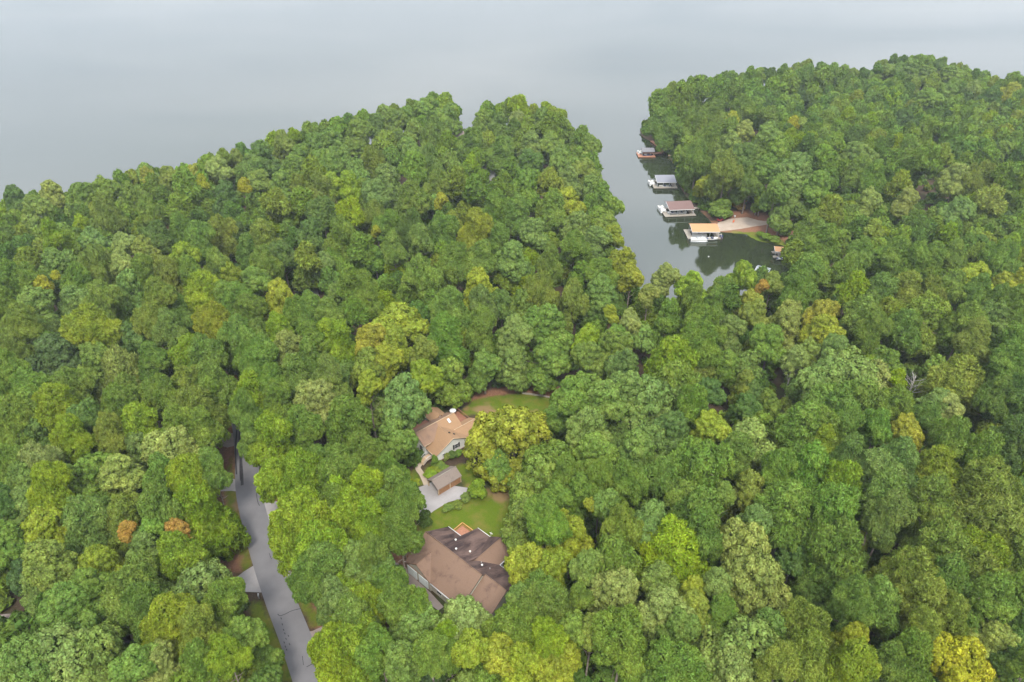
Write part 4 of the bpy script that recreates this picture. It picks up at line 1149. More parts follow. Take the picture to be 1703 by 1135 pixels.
TREES = """27,335,45,d,B;90,325,38,p,B;60,350,40,s,B;134,325,42,g,B;174,321,42,g,B;177,350,42,b,P;218,328,38,g,B;248,300,26,y,B;281,297,32,b,B;311,308,38,g,P;248,350,42,g,P;298,347,32,g,P;328,290,26,y,B;338,312,18,y,B;365,280,40,p,B;395,268,32,b,B;435,257,46,d,B;469,243,38,b,B;375,330,45,d,B;408,318,18,y,B;435,302,36,s,B;469,303,38,g,B;462,342,38,b,P;486,278,36,g,B;502,337,34,g,P;522,238,42,g,B;549,230,42,g,B;522,288,38,b,P;549,278,38,g,B;552,310,32,l,B;536,357,36,d,B;500,262,34,g,B
594,219,46,g,B;624,207,34,d,B;654,199,38,g,B;677,192,32,g,B;714,180,46,g,B;742,172,32,l,B;748,192,34,g,B;721,219,46,g,P;567,263,46,g,B;644,239,38,b,P;677,246,46,g,B;617,266,40,b,P;580,308,36,l,B;744,243,32,g,P;785,238,44,g,P;805,205,36,g,B;831,207,28,d,B;865,180,30,l,P;862,199,28,p,B;902,195,36,g,B;918,210,32,g,P;939,218,30,g,B;979,246,36,g,B;882,241,42,s,B;835,249,42,g,P;915,241,42,g,B;932,267,48,g,B;973,283,38,b,B;878,268,42,d,B;714,264,40,s,P;687,281,36,g,P;647,301,50,s,B;533,267,40,g,B;530,314,40,b,P;540,350,48,d,B;627,318,42,s,B;684,331,52,g,P;728,306,42,b,P;762,306,38,b,P;790,318,34,g,P;838,312,30,g,P;875,304,46,t,B;915,303,34,b,P;945,304,40,s,B;984,314,40,g,B;942,334,50,c,B;1000,326,34,g,B;1014,353,34,g,B;1022,400,28,c,B;1009,380,40,b,B;962,375,50,s,B;919,348,50,g,P;862,354,52,g,P;825,344,52,g,P;791,377,52,c,P;734,343,20,y,B;734,380,46,g,P;687,380,52,d,P;650,377,46,g,P;624,360,42,b,P;587,360,38,l,P;567,393,52,g,P;517,387,42,d,B;627,396,15,y,B;624,431,40,t,B,15;540,442,32,s,B;513,437,36,b,P;698,454,62,g,P;761,433,50,g,P;801,430,40,g,P;852,430,50,s,B;888,390,42,s,B;915,438,42,g,P;955,413,46,g,P;989,403,42,s,B;1002,457,42,g,P;1040,440,48,c,B;1048,470,36,y,B;700,405,40,s,P;830,400,42,g,P;600,415,36,g,P;655,420,40,g,P
584,478,38,g,P;567,492,34,s,B;610,489,46,g,P;520,522,50,g,P;547,529,46,g,P;560,569,60,l,P;590,526,38,g,P;661,535,96,c,B;617,573,46,y,B;657,575,50,c,B;704,596,40,b,B;701,628,50,l,B;795,480,60,c,B;751,512,56,g,P;741,557,62,t,P;801,509,42,s,P;801,546,50,g,P;835,509,42,d,B;872,506,50,g,B;915,543,76,g,B;912,594,70,t,B,14;855,563,52,s,B;855,598,55,s,B,14;805,608,50,g,B,13;902,486,50,b,P;952,499,52,b,P;996,496,56,s,B;1016,535,24,c,B;1046,543,36,p,B;976,573,40,l,B;1022,580,60,g,B;982,600,50,g,B;1040,620,60,d,B;614,611,62,b,B;644,606,50,c,B;554,628,42,s,P;517,600,50,g,P;533,673,70,p,B;614,655,42,c,B;671,673,82,s,B;577,705,80,g,P;654,734,66,g,B;748,621,56,b,B;751,655,42,d,B,11;959,657,78,g,B;852,716,116,m,B;1002,673,70,s,B;979,715,70,s,B;1049,660,70,s,B;925,770,84,g,B;832,778,46,g,B,9;985,760,70,g,B
1106,468,36,p,B;1077,500,30,p,B;1148,481,50,l,B;1151,508,42,g,P;1111,532,52,g,P;1188,513,40,g,P;1211,508,32,d,P;1172,545,56,g,P;1233,460,44,l,B;1243,514,38,y,B;1254,532,42,b,B;1264,493,18,o,B;1283,476,32,b,B;1318,432,34,b,P;1338,458,54,g,P;1307,539,66,p,B;1365,526,48,y,B;1367,556,58,c,B;1280,574,56,g,B;1116,602,88,l,P;1118,645,92,g,P;1024,574,50,g,B;1169,571,60,g,P;1212,555,46,s,B;1346,594,44,p,S;1320,606,38,p,S;1238,640,42,b,B,13;1275,664,42,g,B,10;1304,680,34,b,B,7;1079,664,90,s,B;1375,632,90,s,B;1180,664,40,d,B;1210,610,44,g,B,14
1348,453,60,g,P;1327,489,50,g,P;1409,455,60,g,P;1430,426,42,g,P;1493,428,42,g,P;1549,431,46,g,P;1520,436,42,g,P;1583,428,42,g,P;1668,431,56,g,P;1620,465,56,c,B;1668,479,46,c,B;1697,479,40,c,B;1509,484,46,b,P;1462,487,50,s,P;1417,489,38,l,P;1435,529,66,g,P;1472,526,38,b,P;1546,489,46,b,P;1580,481,46,g,P;1536,529,90,b,P;1504,550,60,g,P;1604,539,56,g,P;1623,489,46,g,P;1655,508,42,g,P;1686,513,46,g,P;1657,532,46,s,B;1620,566,46,b,P;1678,574,56,g,P;1681,608,52,g,P;1425,587,50,l,B,12;1477,598,48,g,B,11;1451,553,46,g,P;1390,592,42,s,B;1417,632,106,s,B;1450,635,80,p,B;1488,645,24,l,B;1596,629,86,b,P;1530,653,40,b,B,8;1567,677,50,c,B;1655,664,50,g,P;1694,666,62,d,P;1430,680,82,g,P
1085,214,34,g,B;1118,210,42,g,P;1100,197,40,g,P;1098,170,36,g,P;1130,158,36,g,P;1160,148,36,g,P;1195,143,36,g,P;1225,148,32,g,P;1255,152,32,g,P;1285,147,34,g,P;1310,138,36,g,P;1340,128,42,g,P;1365,133,38,g,P;1400,138,26,d,P;1440,130,36,d,B;1475,120,42,g,B;1510,120,42,g,B;1540,122,36,g,B;1580,125,46,g,B;1540,165,54,g,B;1580,150,36,g,B;1620,150,22,p,S;1650,165,46,d,P;1685,152,36,c,B;1217,202,20,y,B;1237,220,32,p,B;1183,234,46,g,P,27;1213,254,50,s,B,27;1274,231,42,s,B;1319,210,18,y,B;1334,212,14,p,B;1428,220,12,y,B;1421,257,66,s,B;1428,286,46,g,P;1455,296,42,g,P;1486,276,34,g,P;1495,310,30,b,P;1327,283,74,s,B,27;1361,313,46,g,B,24;1290,263,46,g,B,27;1267,328,28,l,B,13;1300,356,38,s,B,13;1341,346,36,g,B,13;1176,305,38,c,B,12;1200,345,34,g,B,8;1230,333,20,o,B,7;1207,280,50,b,P,27;1548,272,34,g,Q;1526,276,30,g,Q;1562,268,30,b,Q;1537,266,30,g,Q;1668,300,30,g,Q;1684,304,28,g,Q;1700,308,30,b,Q;1592,296,50,p,B;1635,296,50,b,P;1649,333,38,p,P;1592,350,42,s,B;1384,350,36,b,P;1441,337,38,p,B;1505,337,32,p,B;1675,417,32,l,B;1347,383,46,g,P;1372,400,46,g,P;1135,315,38,g,B,9;1132,276,44,s,B;1150,290,40,g,B;1160,260,46,g,P,27;1150,200,44,g,P;1190,185,44,g,P;1230,180,44,g,P;1150,320,30,g,B,9;1270,290,44,g,B,27;1245,300,40,g,P,27;1240,265,40,d,B,27;1290,320,40,g,B;1320,325,40,s,B;1260,360,16,g,B,4;1172,358,16,g,B,3;1182,362,14,g,B,3;1276,391,16,g,B,3;1288,394,18,g,B,3;1302,399,18,g,B,3;1266,388,12,g,B,2;1312,402,16,g,B,4
90,399,42,l,P;157,405,38,s,B;208,415,36,p,B;241,426,46,b,B;50,469,50,g,P;20,466,50,g,P;97,446,46,s,B;161,442,46,b,P;134,469,46,g,P;208,449,42,p,B;244,459,46,g,P;278,462,46,b,P;308,432,42,l,B;315,459,50,g,P;362,449,46,b,P;388,469,50,c,B;422,472,46,g,B;79,487,22,y,B;100,477,12,y,B;60,516,60,s,B;124,502,46,s,B;171,502,50,b,P;221,479,50,s,B;265,499,46,b,P;345,486,56,l,P;375,496,50,g,B;301,516,50,g,P;154,546,68,c,P;40,543,50,b,P;97,593,90,k,B;211,563,56,d,B;258,539,50,b,P;285,553,52,s,P;345,543,58,c,P;368,549,42,g,B;318,593,62,l,P;365,596,60,g,P;201,616,76,p,P;161,610,50,g,B;255,603,46,g,P;30,583,52,b,P;469,502,56,c,B;502,522,50,g,P;429,563,50,g,P;466,556,50,l,P;479,590,50,p,P;516,573,50,g,P;546,569,46,l,P;432,616,56,g,P;492,630,56,s,P;549,633,50,s,P;422,657,60,l,P;462,673,52,g,P;522,670,60,p,B;412,693,44,g,P;452,734,70,l,P;315,647,60,b,P;328,683,70,b,P;275,663,52,g,P;214,660,60,b,P;117,650,58,g,P;50,650,60,g,P;100,680,74,l,P;27,703,60,b,P;67,727,50,d,B;154,700,50,d,B;201,683,54,g,P;234,713,62,l,P;298,717,58,g,P;338,717,50,g,P;124,734,56,l,P;188,730,50,b,P;295,747,80,p,B;234,747,56,s,B;440,600,50,g,P;455,640,46,g,P;500,715,60,g,P;420,735,40,g,P;15,620,50,g,P;10,510,46,g,P;330,400,46,g,P;365,385,46,b,P;300,385,46,g,P;265,395,42,d,P;440,400,56,b,P;470,430,40,d,B;415,420,46,g,P;440,440,46,g,P
20,777,56,g,P;67,777,56,p,P;44,807,50,s,B;87,814,56,l,P;114,807,50,g,B;154,794,62,t,B;201,794,66,p,B;275,801,60,g,P;322,801,62,l,P;325,844,90,l,P;268,851,70,g,P;214,868,76,b,P;144,868,76,s,P;77,891,80,c,B;13,844,50,d,B;50,844,56,s,B;18,912,70,g,B;87,941,70,b,B;177,945,62,c,B;221,904,26,o,B;303,900,46,o,B;261,894,34,t,B;248,918,52,s,B;295,928,70,l,P;234,985,86,g,P;248,1012,70,g,P;335,985,94,s,B;285,1038,80,c,P;335,1058,62,b,P;376,1006,56,g,P;409,1063,58,g,B;125,1018,78,g,B;98,1092,100,s,B;10,1128,84,s,B;60,1110,80,s,B;174,1092,86,s,B;234,1119,60,g,B;268,1119,60,p,B;385,1105,56,l,P;342,1119,62,g,P;440,1095,44,g,B,11;365,910,26,k,B,5;355,790,44,g,P;150,985,60,g,B
462,801,58,l,P;502,797,70,l,P;549,804,60,g,P;496,868,88,l,P;529,918,80,l,P;516,963,60,g,P;563,844,60,g,P;556,996,50,s,B;556,1092,80,l,P;543,1024,36,s,B,8;533,782,56,g,P;566,782,60,g,P;563,833,40,l,P;609,825,66,l,P;645,792,60,g,P;658,822,60,g,P;682,841,44,g,P;665,861,50,g,P;513,854,78,l,P;589,854,70,l,P;619,878,70,l,P;665,892,58,g,P;706,867,20,k,B,6;500,888,60,l,P;539,914,76,l,P;539,954,70,g,P;586,947,76,s,B;622,934,50,g,P;639,960,60,s,B;573,990,62,l,B;645,985,60,g,P;612,1016,70,l,P;592,1043,74,g,P;665,1013,60,g,P;691,1059,76,s,B;694,1030,52,g,P;586,1079,84,l,P;635,1092,60,g,P;672,1112,60,s,B;718,1106,56,g,P;771,1040,84,p,B;744,1079,42,l,P;751,1102,42,g,P;784,1092,60,c,B;837,1096,70,c,B;847,1055,76,g,P;882,950,72,c,B;915,955,60,c,B;866,1008,36,s,B;909,1006,74,g,P;900,796,88,b,B;882,864,76,b,B;794,812,28,l,B,5;909,1092,80,c,B;906,871,52,t,P;640,860,60,g,P;600,760,60,g,P
913,885,54,t,P;950,897,64,c,B;911,951,62,c,B;916,914,24,s,B;916,1017,78,g,P;1019,937,100,g,P;972,961,46,s,B;1024,1001,84,p,B;1032,882,60,b,P;1077,879,66,s,B;982,862,22,y,B;1120,913,100,L,P;1162,890,74,g,P;1093,974,60,s,B;1104,1027,74,p,B;1125,1062,60,s,B;1149,1001,52,c,B;1154,1030,46,b,B;1247,922,98,p,B;1262,968,100,p,B;1188,985,46,s,B;1194,1033,52,g,P;1239,1085,124,s,B;1035,1075,84,g,P;982,1062,52,b,B;950,1064,50,g,B;903,1075,60,l,P;911,1107,84,c,B;866,1112,60,c,B;866,1043,56,g,P;1130,1120,90,g,P;1215,1117,80,p,B;1075,1126,52,g,B;960,1010,44,g,P
1153,682,66,t,P;1177,722,60,c,B;1243,733,88,p,B;1166,783,94,t,P;1220,763,60,g,P;1243,820,70,b,B;1200,836,36,g,B;1166,863,90,g,P;1337,716,88,g,P;1401,679,90,g,P;1401,709,60,g,P;1367,722,66,g,P;1454,722,52,t,P;1498,729,50,y,B;1488,689,60,g,P;1535,706,60,g,P;1552,686,50,s,B;1568,688,46,p,B;1347,783,80,t,P;1411,766,56,s,P;1364,746,50,l,P;1401,810,76,l,P;1451,789,70,s,P;1495,773,60,s,P;1552,783,74,c,P;1578,739,70,g,P;1542,836,78,b,P;1468,830,80,s,P;1475,863,60,s,P;1629,763,84,g,P;1635,810,90,b,P;1307,853,98,g,P;1381,857,98,t,P;1394,910,98,g,P;1377,964,70,g,B,12;1682,830,44,d,B;1686,733,60,d,P;1682,672,60,d,P;1652,887,110,b,P;1690,932,80,g,P;1562,910,88,b,P;1635,933,88,l,P;1511,957,98,b,P;1568,974,80,g,P;1619,965,110,b,P;1640,1005,80,g,P;1530,1009,88,b,P;1457,1015,74,g,P;1415,1009,52,g,P;1344,1053,76,b,P;1339,1094,80,b,P;1409,1079,52,c,B;1415,1115,80,l,P;1507,1098,90,g,P;1592,1103,88,Y,B;1646,1074,60,p,B;1678,1106,56,d,B;1575,1032,60,b,P;1687,846,50,d,B;1285,1062,60,s,B;1290,790,54,g,P;1530,1060,60,b,P;1700,1060,60,d,B;1420,1040,50,g,P;1470,1110,60,g,P;1290,1118,60,b,P
1035,812,60,g,P;1100,800,76,g,P;1060,760,70,s,B;940,800,56,g,P;965,830,50,g,B;1010,855,50,s,B;1085,745,70,s,B;1120,725,60,d,B;1000,805,50,g,P;925,845,40,g,B;1135,835,50,g,B;1250,880,50,s,B;950,665,60,g,B
;398,560,56,g,P;418,600,50,g,P;372,632,60,g,P;385,580,50,g,P;365,560,50,b,P;412,520,56,g,P;395,505,50,g,P;350,650,50,g,P;1706,1120,50,g,P;1697,1000,56,g,P"""

OPENPX = [  # parts of the photograph where ground, road, roofs or water must stay in view
    [(388, 700), (410, 700), (430, 800), (470, 925), (500, 1000), (545, 1130), (470, 1135), (440, 1050), (425, 995), (390, 985), (362, 945), (372, 925), (388, 880), (380, 800), (362, 740)],
    [(676, 690), (760, 670), (800, 660), (925, 645), (925, 668), (890, 690), (800, 700), (790, 770), (790, 815), (850, 810), (862, 850), (850, 1000), (810, 1028), (690, 990), (655, 945), (672, 925), (700, 880), (708, 850), (684, 800), (690, 770)],
    [(1040, 250), (1100, 225), (1125, 262), (1100, 290), (1150, 330), (1160, 350), (1230, 352), (1300, 372), (1310, 400), (1310, 425), (1285, 445), (1230, 450), (1195, 465), (1100, 455), (1070, 480), (1055, 420), (1030, 350), (1005, 320)],
    [(1005, 0), (1703, 0), (1703, 120), (1500, 85), (1370, 95), (1080, 140), (1065, 215), (1000, 240), (960, 180), (820, 160), (760, 205), (745, 150), (650, 165), (400, 240), (0, 310), (-400, 380), (-400, 0)]]
OPENPX += [[(394, 316), (409, 318), (413, 352), (404, 362), (397, 340)], [(752, 203), (792, 203), (786, 224), (754, 224)], [(806, 280), (828, 276), (830, 298), (810, 300)], [(-20, 1014), (58, 1010), (58, 1034), (0, 1054), (-20, 1056)], [(762, 238), (776, 238), (776, 272), (764, 272)],
           [(1532, 300), (1560, 298), (1556, 344), (1526, 348)], [(1170, 660), (1205, 655), (1210, 712), (1172, 712)],
           [(1285, 625), (1352, 640), (1350, 695), (1285, 690)], [(1430, 905), (1500, 905), (1500, 965), (1432, 970)], [(1295, 985), (1345, 975), (1345, 1030), (1290, 1035)],
           [(955, 1105), (1010, 1105), (1010, 1135), (955, 1135)], [(378, 590), (410, 560), (415, 640), (410, 705), (368, 710)], [(985, 480), (995, 480), (995, 500)],
           [(780, 620), (835, 615), (835, 670), (770, 675)], [(860, 640), (935, 630), (940, 668), (860, 660)], [(1480, 560), (1530, 570), (1530, 640), (1490, 640)]]
def in_poly(x, y, q):
    c = False
    for i in range(len(q)):
        x1, y1 = q[i]; x2, y2 = q[(i + 1) % len(q)]
        if (y1 > y) != (y2 > y) and x < (x2 - x1) * (y - y1) / (y2 - y1) + x1: c = not c
    return c
def to_px(x, y, z):
    dz = z - CAM_H
    t = y * CP - dz * SP
    return (851.5 + FPX * x / t, 567.5 + FPX * (-y * SP - dz * CP) / t, t)

# footprints a trunk may not stand in
BLOCK = []
def rect(o, a, x0, x1, y0, y1):
    return [(o[0] + x * math.cos(a) - y * math.sin(a), o[1] + x * math.sin(a) + y * math.cos(a)) for x, y in ((x0, y0), (x1, y0), (x1, y1), (x0, y1))]
BLOCK.append(rect((-17.158, 91.547), R(-41.5), -1, 21.8, -7, 11))
BLOCK.append(rect(O2, A2, -3.5, 15, -1, 14))
BLOCK.append(rect(O2, A2, -7, 1.2, -9.8, -4))
BLOCK.append(rect((0, 0), 0, 84, 112, 256.5, 271))
BLOCK.append(rect((72, 300), 0, -8, 8, -50, 85))
ROADW = offset_line(ROAD, 3.6) + list(reversed(offset_line(ROAD, -3.6)))
BLOCK.append(ROADW)
def blocked(x, y):
    return any(in_poly(x, y, q) for q in BLOCK)

rng = random.Random(11)
trees = []
lost = 0
for ent in TREES.replace('\n', ';').split(';'):
    e = ent.strip().split(',')
    if len(e) < 5: continue
    px, py, w, c, k = float(e[0]), float(e[1]), float(e[2]), e[3], e[4]
    h0 = float(e[5]) if len(e) > 5 else None
    tall = k == 'Q'
    if tall: k = 'P'; h0 = 25.5
    def solve(h):
        g = 5.0
        for _ in range(3):
            zc = g + h * (0.72 if h > 9 else 0.55)
            x, y, t = P(px, py, zc)
            g = H(x, y)
        r = w * 0.5 * t / FPX * 1.2
        return x, y, g, t, r
    base = h0 or (rng.uniform(19.5, 23.5) if k == 'P' else rng.uniform(16.5, 20.5))
    ok = None
    for dh in (0, 1.5, -1.5, 3, -3, 4.5, 6, -4.5, 7.5, -6, 9):
        h = base + dh if h0 is None else base * (1 + dh * 0.05)
        x, y, g, t, r = solve(h)
        if shore(x, y) > 0.6 and not blocked(x, y) and g > 0:
            ok = (x, y, g, t, r, h); break
    if ok is None:
        x, y, g, t, r = solve(base)
        if shore(x, y) < 0.6 or h0 is not None: 
            lost += 1; continue
        # step the trunk off the paving
        for rr in (1.5, 2.5, 3.5, 5):
            cand = [(x + rr * math.cos(q), y + rr * math.sin(q)) for q in np.linspace(0, 6.28, 13)]
            cand = [p for p in cand if not blocked(*p) and shore(*p) > 0.6]
            if cand:
                x, y = cand[0]; ok = (x, y, H(x, y), t, r, base); break
        if ok is None: lost += 1; continue
    x, y, g, t, r, h = ok
    trees.append(dict(x=x, y=y, g=g, t=t, r=r, h=h, c=c, k=k, px=px, py=py, w=w, listed=True, tall=tall))
print('listed trees', len(trees), 'lost', lost)

# fill what the survey left open, wherever no crown covers the floor
CELL = 5
cov = np.zeros((1135 // CELL + 1, 1703 // CELL + 1), bool)
def mark(tr, test=False):
    rz = min(1.3 * tr['r'], 0.5 * tr['h'])
    zc = tr['g'] + tr['h'] - rz
    cx, cy, t = to_px(tr['x'], tr['y'], zc)
    a = tr['r'] / t * FPX * 0.92; b = rz / t * FPX * 0.92
    j0, j1 = int((cy - b) // CELL), int((cy + b) // CELL); i0, i1 = int((cx - a) // CELL), int((cx + a) // CELL)
    n = m = 0
    for j in range(max(0, j0), min(cov.shape[0], j1 + 1)):
        for i in range(max(0, i0), min(cov.shape[1], i1 + 1)):
            if ((i * CELL + 2 - cx) / a) ** 2 + ((j * CELL + 2 - cy) / b) ** 2 <= 1:
                n += 1
                if cov[j, i]: m += 1
                elif not test: cov[j, i] = True
    return (n, m, cx, cy, a, b)
for tr in trees: mark(tr)
fr = random.Random(77)
cands = []
for _ in range(20000):
    y = fr.uniform(48, 520); xm = 0.75 * (y * CP + 112 * SP) + 8; x = fr.uniform(-xm, xm)
    cands.append((x, y))
cands.sort(key=lambda p: -p[1])
pos = [(t['x'], t['y']) for t in trees]
PX = np.array([p[0] for p in pos]); PY = np.array([p[1] for p in pos])
cs = np.array(cands); cshore = seg_dist(cs[:, 0], cs[:, 1], LAND)
added = 0
grid_near = {}
for (x, y), s in zip(cands, cshore):
    if s < 2 or blocked(x, y): continue
    if np.min((PX - x) ** 2 + (PY - y) ** 2) < 6.5: continue
    kk = 'P' if fr.random() < 0.55 else 'B'
    h = fr.uniform(15, 20.5); r = fr.uniform(3.6, 5.0); g = H(x, y)
    if y < 270: h = fr.uniform(10, 15.5); r = fr.uniform(3.0, 4.2)
    tr = dict(x=x, y=y, g=g, r=r, h=h, k=kk, listed=False, c=fr.choice('ggggddsbdl' if kk == 'P' else 'gggssddkbdg'))
    if any(in_poly(*to_px(x, y, g + dz)[:2], q) for q in OPENPX for dz in (0.5,)): continue
    n, m, cx, cy, a, b = mark(tr, True)
    if n == 0 or m / n > 0.86: continue
    if any(in_poly(cx + dx * a, cy + dy * b, q) for q in OPENPX for dx, dy in ((0, 0), (-1, 0), (1, 0), (0, -1), (0, 1), (-.7, -.7), (.7, -.7), (.7, .7), (-.7, .7))): continue
    mark(tr)
    tr['px'], tr['py'], tr['t'] = to_px(x, y, g + h * 0.75); tr['w'] = 2 * r / tr['t'] * FPX
    trees.append(tr); added += 1
    PX = np.append(PX, x); PY = np.append(PY, y)
print('filler trees', added)

nshore = 0
for i in range(2, len(LAND) - 4):
    (ax, ay), (bx_, by_) = LAND[i], LAND[i + 1]
    if 60 < ax < 113 and 236 < ay < 400: continue
    L = math.dist((ax, ay), (bx_, by_))
    for q in range(max(1, int(L / 4.2))):
        f = (q + fr.uniform(0.1, 0.9)) / max(1, int(L / 4.2)); dn = fr.uniform(2.0, 6.5)
        ux, uy = (bx_ - ax) / L, (by_ - ay) / L
        x = ax + ux * L * f + uy * dn; y = ay + uy * L * f - ux * dn
        if shore(x, y) < 1.0: x = ax + ux * L * f - uy * dn; y = ay + uy * L * f + ux * dn
        if shore(x, y) < 1.0 or (86 < x < 114 and 244 < y < 275): continue
        if np.min((PX - x) ** 2 + (PY - y) ** 2) < 4.0: continue
        h = fr.uniform(8, 15.5); r = fr.uniform(2.6, 4.2); g = H(x, y)
        if 36 <= x <= 112 and 185 < y < 232: h = fr.uniform(5, 8)
        px, py, t_ = to_px(x, y, g + h)
        if px < -60 or px > 1760 or any(in_poly(px, py + q_, OPENPX[4]) or in_poly(px, py + q_, OPENPX[5]) for q_ in (-6, 0, 8, 18)): continue
        trees.append(dict(x=x, y=y, g=g, r=r, h=h, k='B', listed=False, c=fr.choice('ggsdbgp'), px=px, py=py, t=t_, w=2 * r / t_ * FPX)); nshore += 1
print('shore trees', nshore)
trees.sort(key=lambda t: -(t['w'] if t['listed'] else t['w'] * 0.5))
keep = {'P': 0, 'B': 0, 'S': 0}
solo, mass = [], []
for tr in trees:
    key = 'P' if tr['k'] == 'P' else 'B'
    if tr['k'] == 'S' or (keep[key] < 290 and (tr['listed'] or tr['w'] > 24)):
        keep[key] += 1; solo.append(tr)
    else: mass.append(tr)
print('solo', len(solo), keep, 'mass', len(mass))

# ---- labels that single out each tree
LMK = [('the big brown roofed house', 760, 950), ('the tan roofed house', 735, 720), ('the carport', 742, 800), ('the curving asphalt road', 430, 880), ('the road bend in the woods', 395, 690),
       ('the bright tan roofed dock', 1170, 385), ('the slate roofed dock', 1104, 300), ('the farthest dock', 1078, 250), ('the orange maples', 303, 900), ('the very dark round oak', 97, 593), ('the golden tree by the tan roofed house', 852, 725), ('the bright lime tree', 1120, 913), ('the bright yellow corner tree', 1592, 1103),
       ('the golden tree near the cove', 1365, 530), ('the lower left corner of the photo', 0, 1135), ('the bottom centre of the photo', 900, 1135), ('the lower right corner of the photo', 1703, 1135), ('the left edge of the photo', 0, 750), ('the right edge of the photo', 1703, 560),
       ('the far lake shore on the left', 120, 310), ('the tip of the wooded point', 860, 180), ('the gap in the left shore', 400, 320), ('the far shore on the right', 1500, 110), ('the cove end', 1260, 470), ('the yellow trees by the cove', 1048, 455), ('the gravel boat ramp', 1240, 370), ('the middle of the photo', 750, 510), ('the back lawn', 880, 665), ('the middle of the right woods', 1480, 770), ('the middle of the left woods', 200, 500), ('the centre of the wooded point', 660, 340), ('the bare pine trunks', 1540, 310)]
ORD = ['nearest', 'second nearest', 'third nearest', 'fourth nearest', 'fifth nearest', 'sixth nearest', 'seventh nearest', 'eighth nearest', 'ninth nearest', 'tenth nearest']
def side(dx, dy):
    if abs(dx) > abs(dy): return 'left of' if dx < 0 else 'right of'
    return 'above' if dy < 0 else 'below'
OWN = {(303, 900): 'orange autumn tree nearer the asphalt road, right of the two orange trees', (221, 904): 'orange autumn tree farther from the road, left of the two orange trees',
       (97, 593): 'very dark green round oak in the left woods, darkest crown there', (852, 716): 'big golden yellow tree right beside the tan roofed house',
       (1120, 913): 'bright lime green pine standing out right of the brown roofed house', (1592, 1103): 'bright yellow tree near the lower right corner',
       (1365, 526): 'tall yellow tree below the cove end, brightest of the near shore', (1047, 470): 'yellow tree at the near left shore of the cove'}
book = {}
for tr in solo:
    own = OWN.get((int(tr['px']), int(tr['py']))) if tr['listed'] else None
    if own: tr['label'] = own; continue
    d, nm, lx, ly = min(((tr['px'] - a) ** 2 + (tr['py'] - b) ** 2, n, a, b) for n, a, b in LMK)
    sp = 'pine' if tr['k'] == 'P' else ('shrub' if tr['h'] < 7.5 else 'broadleaf tree')
    if tr['k'] == 'S': sp = 'thin broadleaf tree with pale trunk'
    key = (CNAME[tr['c']] + ' ' + sp, side(tr['px'] - lx, tr['py'] - ly), nm)
    book.setdefault(key, []).append((d, tr))
for (what, sd, nm), lst in book.items():
    lst.sort(key=lambda q: q[0])
    for i, (_, tr) in enumerate(lst):
        if len(lst) == 1: tr['label'] = f'{what} {sd} {nm}'
        else:
            o_ = ORD[i] if i < len(ORD) else f'number {i + 1} nearest'
            tr['label'] = f'{what} {sd} {nm}, {o_} of them'
        if len(tr['label'].split()) > 16: tr['label'] = tr['label'].replace(' of them', '').replace(' of the photo', '').replace('broadleaf tree', 'tree')

def tint(c, rnd, amt=0.10):
    k = rnd.uniform(1 - amt, 1 + amt)
    a = PAL[c]
    return (min(1, a[0] * k * rnd.uniform(0.92, 1.08)), a[1] * k, a[2] * k * rnd.uniform(0.85, 1.15), 1)

tr_rnd = random.Random(3)
for tr in solo:
    r, h, k = tr['r'], tr['h'], tr['k']
    shrub = h < 7.5
    name = 'pine_tree' if k == 'P' else ('shrub' if shrub else 'broadleaf_tree')
    grp = {'pine_tree': 'pines of the lakeside woods', 'shrub': 'shrubs at the edge of the woods', 'broadleaf_tree': 'broadleaf trees of the lakeside woods'}[name]
    rt = empty(name, (tr['x'], tr['y'], tr['g']), tr_rnd.uniform(0, 6.28), tr['label'], 'pine' if k == 'P' else ('shrub' if shrub else 'tree'), grp)
    rt.empty_display_size = 0.2
    r = min(r, 9.5)
    if shrub: rz = h * 0.55
    else: rz = min((1.55 if k == 'P' else 1.3) * r, (0.54 if k == 'P' else 0.5) * h) * tr_rnd.uniform(0.86, 1.12)
    rz = max(rz, 0.55 * r) if not shrub else rz
    if tr.get('tall'): rz = 0.19 * h
    style = 'U' if shrub else (k if k in 'PS' else ('T' if (tr_rnd.random() < 0.35 and rz > r) else 'B'))
    lst = PROTO[style]
    cr = bpy.data.objects.new('crown', lst[tr_rnd.randrange(len(lst))]); link(cr, rt)
    cr.location = (0, 0, h - rz)
    cr.scale = (r * tr_rnd.uniform(0.93, 1.07), r * tr_rnd.uniform(0.93, 1.07), rz)
    cr.color = tint(tr['c'], tr_rnd)
    tl = TRUNK['S' if k == 'S' else ('P' if k == 'P' else 'B')]
    tk = bpy.data.objects.new('trunk', tl[tr_rnd.randrange(len(tl))]); link(tk, rt)
    tk.scale = (r / 5, r / 5, h / 20) if not shrub else (r / 7, r / 7, h / 22)

# dead, leafless trees among the green ones
for px, py, h, lb in ((1038, 812, 15, 'bare dead tree with pale forked limbs below centre, right of the golden tree'), (1517, 640, 13, 'bare grey dead tree with spread limbs in the right woods')):
    x, y, t = P(px, py, 5 + h * 0.85)
    rt = empty('dead_tree', (x, y, H(x, y)), 0.4, lb, 'dead tree')
    tk = bpy.data.objects.new('trunk', TRUNK['D'][0]); link(tk, rt); tk.scale = (0.9, 0.9, h / 15)

